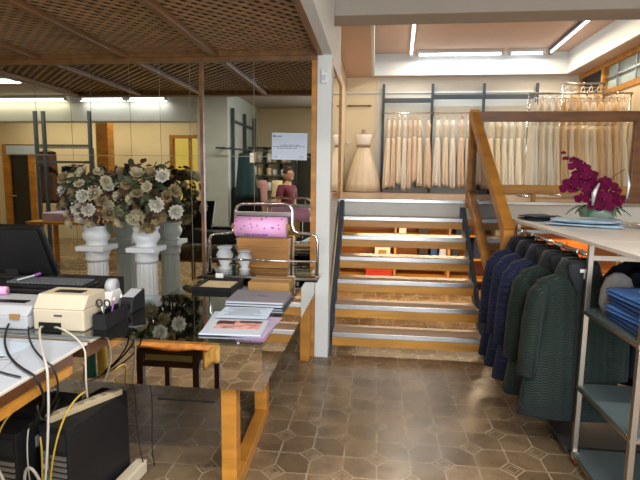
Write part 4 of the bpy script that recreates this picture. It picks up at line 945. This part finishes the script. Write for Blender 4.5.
def orchid_bloom(c, nrm, r):
    b = MB(); z = Vector(nrm).normalized(); x = z.cross(Vector((0, 0, 1))).normalized(); y = x.cross(z)
    for a, l_, w_ in ((90, 1, .5), (200, 1, .5), (340, 1, .5), (20, 1.05, .85), (160, 1.05, .85)):
        d = x*math.cos(R(a))+y*math.sin(R(a)); s = z.cross(d)
        b.grid(lambda u, v: Vector(c)+d*(v*r*l_)+s*((u-.5)*r*w_*1.3*math.sin(PI*(.1+.85*v)))+z*(.12*r*v*v), 3, 4)
    o = b.build('bloom', 'orchid', orc, True); MB().tube([Vector(c), Vector(c)+z*r*.35-y*r*.2], [r*.16, r*.08], 6).build('lip', 'orchidlip', o, True)
for (dx, dz, r) in ((-.27, .47, .018), (-.25, .43, .022), (-.20, .42, .03), (-.16, .40, .035), (-.19, .37, .05), (-.12, .36, .05), (-.14, .31, .06), (-.07, .31, .055), (-.20, .25, .06), (-.23, .21, .055), (-.13, .22, .065), (-.10, .26, .06), (-.03, .24, .06), (.02, .22, .06),
        (.05, .27, .045), (.09, .23, .055), (.03, .15, .06), (-.04, .17, .06), (-.11, .14, .055), (.10, .16, .055), (.13, .10, .055), (.05, .09, .06), (-.02, .10, .055), (.16, .14, .05), (.14, .20, .035)):
    orchid_bloom((OX-.055+dx*.93, OY-.10-.04*r5.random(), TZ+.03+dz), (dx*1.5+r5.uniform(-.5, .5), -1, r5.uniform(-.3, .6)), r)
MB().tube([(OX-.10, OY-.15, TZ+.13), (OX-.10, OY-.16, TZ+.22), (OX-.07, OY-.16, TZ+.29)], [.008, .018, .006], 6).build('ribbon', 'silver', orc, True)
MB().tube([(OX+.13, OY-.14, TZ+.18), (OX+.14, OY-.13, TZ+.28), (OX+.13, OY-.12, TZ+.37)], [.006, .012, .004], 6).build('ribbon', 'silver', orc, True)
MB().tube([(OX, OY-.1, TZ+.28), (OX+.06, OY-.1, TZ+.35), (OX+.12, OY-.1, TZ+.39)], .003, 5).build('stem', 'driedleaf', orc)

# ================================================================== FRONT ROOM SEEN IN THE MIRROR
def vrack(label, xs_, y, zt, bars, group=None):
    t = thing('garment_rack', label, 'rack', ((xs_[0]+xs_[-1])/2, y, 0))
    for x in xs_: B(x-.025, x+.025, y-.025, y+.025, 0, zt).build('post', 'darksteel', t)
    for z in bars: B(xs_[0], xs_[-1], y-.015, y+.015, z-.02, z+.02).build('crossbar', 'darksteel', t)
    return t
t = vrack('dark steel rack frame reflected at the left of the mirror', (-5.85, -5.70, -4.86), -.04, 2.58, (2.0, 1.72))
t = thing('wall_rack', 'dark steel posts on the grey partition reflected left of the notice', 'rack', (-2.56, -1.5, 0))
for y in (-.75, -1.55, -2.3): B(-2.585, -2.535, y-.025, y+.025, .05, 2.72).build('post', 'darksteel', t)
for z in (2.5,): B(-2.58, -2.54, -2.3, -.75, z-.02, z+.02).build('crossbar', 'darksteel', t)
MB().tube([(-2.56, -.75, 2.02), (-2.75, -.36, 2.0)], .018, 6).tube([(-2.75, -.36, 2.0), (-1.85, -.42, 1.95)], .016, 6).build('arm', 'darksteel', t)
def garment(name, label, cat, x, y, zt, zb, w0, w1, d, mat, seed):
    t = thing(name, label, cat, (x, y, zt)); N = 36; H = zt-zb
    rings = []
    for i in range(13):
        u = i/12; wd = w0+(w1-w0)*u; rings.append([Vector((wd*math.cos(2*PI*k/N)*(1+.06*u*math.sin(7*2*PI*k/N+seed)), d*math.sin(2*PI*k/N)*(1+.2*u*math.sin(7*2*PI*k/N+seed)), -.05-(H-.05)*u)) for k in range(N)])
    MB().loft(rings).build('body', mat, t, True, local=True)
    MB().tube([(-w0*.9, 0, -.055), (0, 0, -.02), (w0*.9, 0, -.055)], .008, 6).tube([(0, 0, -.02), (0, 0, .03)], .004, 6).build('hanger', 'black', t, local=True)
    return t
garment('dress', 'teal dress on a hanger reflected in the mirror left of the notice', 'dress', -2.23, -.39, 1.95, 1.15, .13, .20, .07, 'teal', 1)
garment('skirt', 'black skirt hanging below the teal dress in the reflection', 'skirt', -2.30, -.62, 1.36, .62, .26, .30, .06, 'blackcloth', 2)
hm = thing('hanger_stand', 'dark stand holding the black skirt in the reflection', 'stand', (-2.30, -.62, 0))
MB().tube([(-2.30, -.62, .02), (-2.30, -.62, 1.40)], .012, 8).build('pole', 'darksteel', hm); MB().lathe([(0, 0), (.16, 0), (.16, .02), (0, .02)], (-2.30, -.62, 0), 20).build('base', 'darksteel', hm)
tt = thing('price_card', 'white card hanging by the teal dress in the reflection', 'card', (-2.10, -.30, 1.84)); MB().obox((-2.10, -.305, 1.83), (.08, .004, .16)).build('card', 'tag', tt); MB().tube([(-2.10, -.305, 1.91), (-2.10, -.38, 1.97)], .003, 5).build('string', 'cable_w', tt)
for i, (x, m_, lab) in enumerate(((-2.02, 'rose', 'rose coloured garment reflected right of the teal dress'), (-1.74, 'creamcloth', 'cream garment reflected next to the person'))):
    garment('garment', lab, 'garment', x, -.685, 1.50, .55, .09, .13, .06, m_, 5+i)
gk = thing('garment_rack', 'low rail with rose and cream garments reflected beside the person', 'rack', (-1.92, -.78, 0))
for x in (-2.16, -1.58): MB().tube([(x, -.78, 0), (x, -.78, 1.53)], .012, 8).build('post', 'darksteel', gk)
MB().tube([(-2.16, -.78, 1.53), (-1.58, -.78, 1.53)], .012, 8).build('hanging_rail', 'darksteel', gk)
# fabric shelf behind the person
fs = thing('fabric_shelf', 'dark shelf of cream fabric bolts reflected behind the person', 'shelf', (-2.0, -1.7, 0))
for x in (-2.5, -2.2, -1.9, -1.62): B(x-.015, x+.015, -1.95, -1.6, 0, 2.1).build('upright', 'darkpanel', fs)
for z in (.5, .9, 1.22, 1.50, 1.78, 2.08): B(-2.485, -1.635, -1.94, -1.61, z-.012, z+.012).build('shelf_board', 'darkpanel', fs)
n = 0
for zi, z in enumerate((1.24, 1.52, 1.80)):
    for xi, x in enumerate((-2.35, -2.05, -1.76)):
        t = thing('fabric_bolt', 'cream fabric bolt on the %s shelf in the %s column behind the person' % (('lower', 'middle', 'upper')[zi], ('left', 'centre', 'right')[xi]), 'fabric', (x, -1.75, z-.006), 0, 'cream fabric bolts')
        for k in range(2): MB().tube([(x-.062+.124*k, -1.70, z-.007), (x-.062+.124*k, -1.70, z+.20-.03*((n+k) % 3))], .052, 14).build('roll', ('creamcloth', 'tag')[(n+k) % 2], t, True)
        n += 1
dc = thing('dark_cabinet', 'tall dark cabinet reflected at the right end of the mirror', 'cabinet', (-1.3, -2.3, 0))
B(-1.60, -.9, -2.6, -2.1, 0, 2.0).build('body', 'darkpanel', dc, bevel=.004)
for x in (-1.59, -1.24): d = B(x, x+.34, -2.1, -2.085, .05, 1.96).build('door', 'darkpanel', dc); B(x+.15, x+.17, -2.085, -2.06, .95, 1.1).build('handle', 'steel', d)
# orange column, yellow panel shapes and sheet by the door
tag(B(-5.90, -5.64, -2.2, -1.95, 0, 2.72).build('wooden_column', 'oak'), 'orange wooden column reflected left of the flowers', 'column')
bs = thing('banner', 'pale blue banner above the dark glass door in the reflection', 'banner', (-8.3, -2.70, 2.0)); B(-8.62, -7.9, -2.74, -2.73, 1.97, 2.17).build('sheet', 'bluesheet', bs); B(-8.64, -7.88, -2.755, -2.73, 2.17, 2.19).build('rod', 'darksteel', bs)
garment('coat', 'long brown coat hanging on the reflected left rack', 'coat', -5.78, -.2, 1.95, 1.0, .16, .2, .08, 'driedleaf', 9)
garment('blouse', 'white blouse hanging low on the reflected left rack', 'blouse', -5.72, -.45, 1.42, .8, .10, .12, .05, 'tag', 10)
garment('coat', 'navy coat hanging on the reflected left rack near the flowers', 'coat', -5.30, -.2, 1.70, .8, .22, .25, .08, 'navycloth', 11)
gl = thing('garment_rail', 'low rail carrying the reflected coats at the left of the mirror', 'rail', (-5.5, -.28, 0))
for x in (-6.05, -5.0): B(x-.015, x+.015, -.345, -.315, 0, 1.98).build('post', 'darksteel', gl)
for z in (1.45, 1.73, 1.98): B(-6.05, -5.0, -.34, -.32, z-.01, z+.01).build('crossbar', 'darksteel', gl)
lt = thing('display_table', 'low wooden table with mauve cloth reflected behind the first pedestal', 'table', (-4.9, .4, 0))
B(-5.5, -4.2, .1, .8, .72, .76).build('table_top', 'oak_x', lt); B(-5.3, -4.6, .2, .7, .761, .90).build('mauve_cloth', 'mauve', lt, bevel=.02)
for x in (-5.45, -4.25):
    for y in (.15, .75): B(x-.03, x+.03, y-.03, y+.03, 0, .72).build('leg', 'oak', lt)

# ---- person
def skinned(name, verts, edges, radii, mat, parent, sub=2, root=0):
    me = bpy.data.meshes.new(name); me.from_pydata([Vector(v) for v in verts], edges, []); o = bpy.data.objects.new(name, me); col.objects.link(o)
    o.parent = parent; me.materials.append(mt[mat])
    o.modifiers.new('skin', 'SKIN'); me.skin_vertices or None
    for i, r in enumerate(radii):
        sv = me.skin_vertices[0].data[i]; sv.radius = (r, r) if isinstance(r, (int, float)) else r; sv.use_root = (i == root)
    o.modifiers['skin'].use_smooth_shade = True
    s = o.modifiers.new('sub', 'SUBSURF'); s.levels = sub; s.render_levels = sub
    return o
pe = thing('person', 'person in a maroon shirt and glasses standing, reflected in the mirror below the notice', 'person', (-1.50, -.33, 0), R(25)); pe.scale = (.935, .935, .935)
# local frame: faces +X (towards the right of the picture), y is sideways
bv = [(0, 0, .95), (0, 0, 1.12), (.0, 0, 1.30), (0, 0, 1.42), (.015, 0, 1.50), (.03, 0, 1.56),           # 0-5 spine and neck
      (0, .17, 1.41), (0, .21, 1.38), (-.02, .25, 1.12), (.16, .22, .95), (.22, .20, .92),              # 6-10 left arm
      (0, -.17, 1.41), (0, -.21, 1.38), (-.02, -.25, 1.12), (.14, -.22, .93), (.20, -.20, .90),         # 11-15 right arm
      (0, .10, .90), (.02, .11, .50), (-.01, .11, .10), (.12, .12, .04), (0, -.10, .90), (.02, -.11, .50), (-.01, -.11, .10), (.12, -.12, .04)]
be = [(0, 1), (1, 2), (2, 3), (3, 4), (4, 5), (3, 6), (6, 7), (7, 8), (8, 9), (9, 10), (3, 11), (11, 12), (12, 13), (13, 14), (14, 15), (0, 16), (16, 17), (17, 18), (18, 19), (0, 20), (20, 21), (21, 22), (22, 23)]
brd = [(.14, .115), (.13, .11), (.145, .12), (.09, .09), .055, .055, .07, .06, .045, .034, .03, .07, .06, .045, .034, .03, .085, .06, .042, .035, .085, .06, .042, .035]
skinned('body', bv, be, brd, 'skin', pe)
# head with face
hd = MB(); hr = []
for i in range(13):
    u = i/12; z = 1.545+.235*u; 
    prof = math.sin(PI*(.10+.88*u))**.55
    hr.append([Vector((.035+.098*prof*math.cos(a*PI/12)*(1.0 if u > .3 else .80+.65*u)+(.012 if u < .25 else 0), .075*prof*math.sin(a*PI/12)*(1 if u > .35 else .72+.8*u), z)) for a in range(24)])
hd.loft(hr).build('head', 'skin', pe, True, local=True)
MB().prism([(.122, -.012, 1.635), (.122, .012, 1.635), (.118, .008, 1.685), (.118, -.008, 1.685)], (.022, 0, -.006)).build('nose', 'skin', pe, local=True, bevel=.004)
for s in (-1, 1):
    MB().lathe([(0, -.018), (.012, -.012), (.014, 0), (.011, .014), (0, .02)], (.03, s*.078, 1.66), 10).build('ear', 'skin', pe, True, local=True)
    MB().lathe([(0, -.006), (.008, 0), (0, .006)], (.125, s*.032, 1.675), 8).build('eye', 'tag', pe, True, local=True)
MB().obox((.124, 0, 1.605), (.012, .045, .008)).build('mouth', 'rose', pe, local=True)
hh = MB(); q = []
for i in range(8):
    u = i/7; z = 1.68+.112*u; pr = math.sqrt(max(.02, 1-(u*.98)**2.6))
    q.append([Vector((.020+.104*pr*math.cos(a*PI/12)*(1 if math.cos(a*PI/12) < .3 or u > .45 else .62), .082*pr*math.sin(a*PI/12), z)) for a in range(24)])
hh.loft(q).build('hair', 'hair', pe, True, local=True)
g = MB()
for s in (-1, 1): g.tube([(.136, s*.034+.022*math.cos(a*PI/6), 1.672+.017*math.sin(a*PI/6)) for a in range(12)], .003, 5, True); g.tube([(.134, s*.056, 1.677), (.03, s*.084, 1.675)], .003, 5)
g.tube([(.137, -.012, 1.675), (.137, .012, 1.675)], .003, 5); g.build('glasses', 'black', pe, local=True)
sv = [(0, 0, .93), (0, 0, 1.12), (0, 0, 1.30), (0, 0, 1.41), (0.008, 0, 1.465), (0, .17, 1.41), (0, .215, 1.37), (-.012, .242, 1.20), (0, -.17, 1.41), (0, -.215, 1.37), (-.012, -.242, 1.20)]
skinned('shirt', sv, [(0, 1), (1, 2), (2, 3), (3, 4), (3, 5), (5, 6), (6, 7), (3, 8), (8, 9), (9, 10)], [(.158, .135), (.15, .13), (.165, .14), (.105, .105), .066, .085, .075, .068, .085, .075, .068], 'maroon', pe)
tv = [(0, 0, .93), (0, .10, .88), (.02, .11, .50), (-.01, .11, .10), (0, -.10, .88), (.02, -.11, .50), (-.01, -.11, .10)]
skinned('trousers', tv, [(0, 1), (1, 2), (2, 3), (0, 4), (4, 5), (5, 6)], [(.15, .125), .10, .075, .06, .10, .075, .06], 'trousers', pe)
for s in (-1, 1):
    MB().loft([[Vector((.05+rx_*math.cos(a*PI/8), s*.115+ry_*math.sin(a*PI/8), z)) for a in range(16)] for rx_, ry_, z in ((.14, .048, 0), (.14, .048, .03), (.11, .045, .065), (.06, .04, .10))]).build('shoe', 'shoe', pe, True, local=True)
    for k in range(5):
        b0 = Vector((.20, s*.20, .905 if s < 0 else .925)); yo = (k-2)*.016
        if k == 4: pts = [b0+Vector((0, -s*.02, .01)), b0+Vector((.03, -s*.045, .015)), b0+Vector((.055, -s*.045, .005))]
        else: pts = [b0+Vector((.02, yo, 0)), b0+Vector((.065, yo*1.1, -.004)), b0+Vector((.085+.006*(k % 2), yo*1.1, -.025))]
        MB().tube(pts, [.011, .009, .007], 8).build('finger', 'skin', pe, True, local=True)
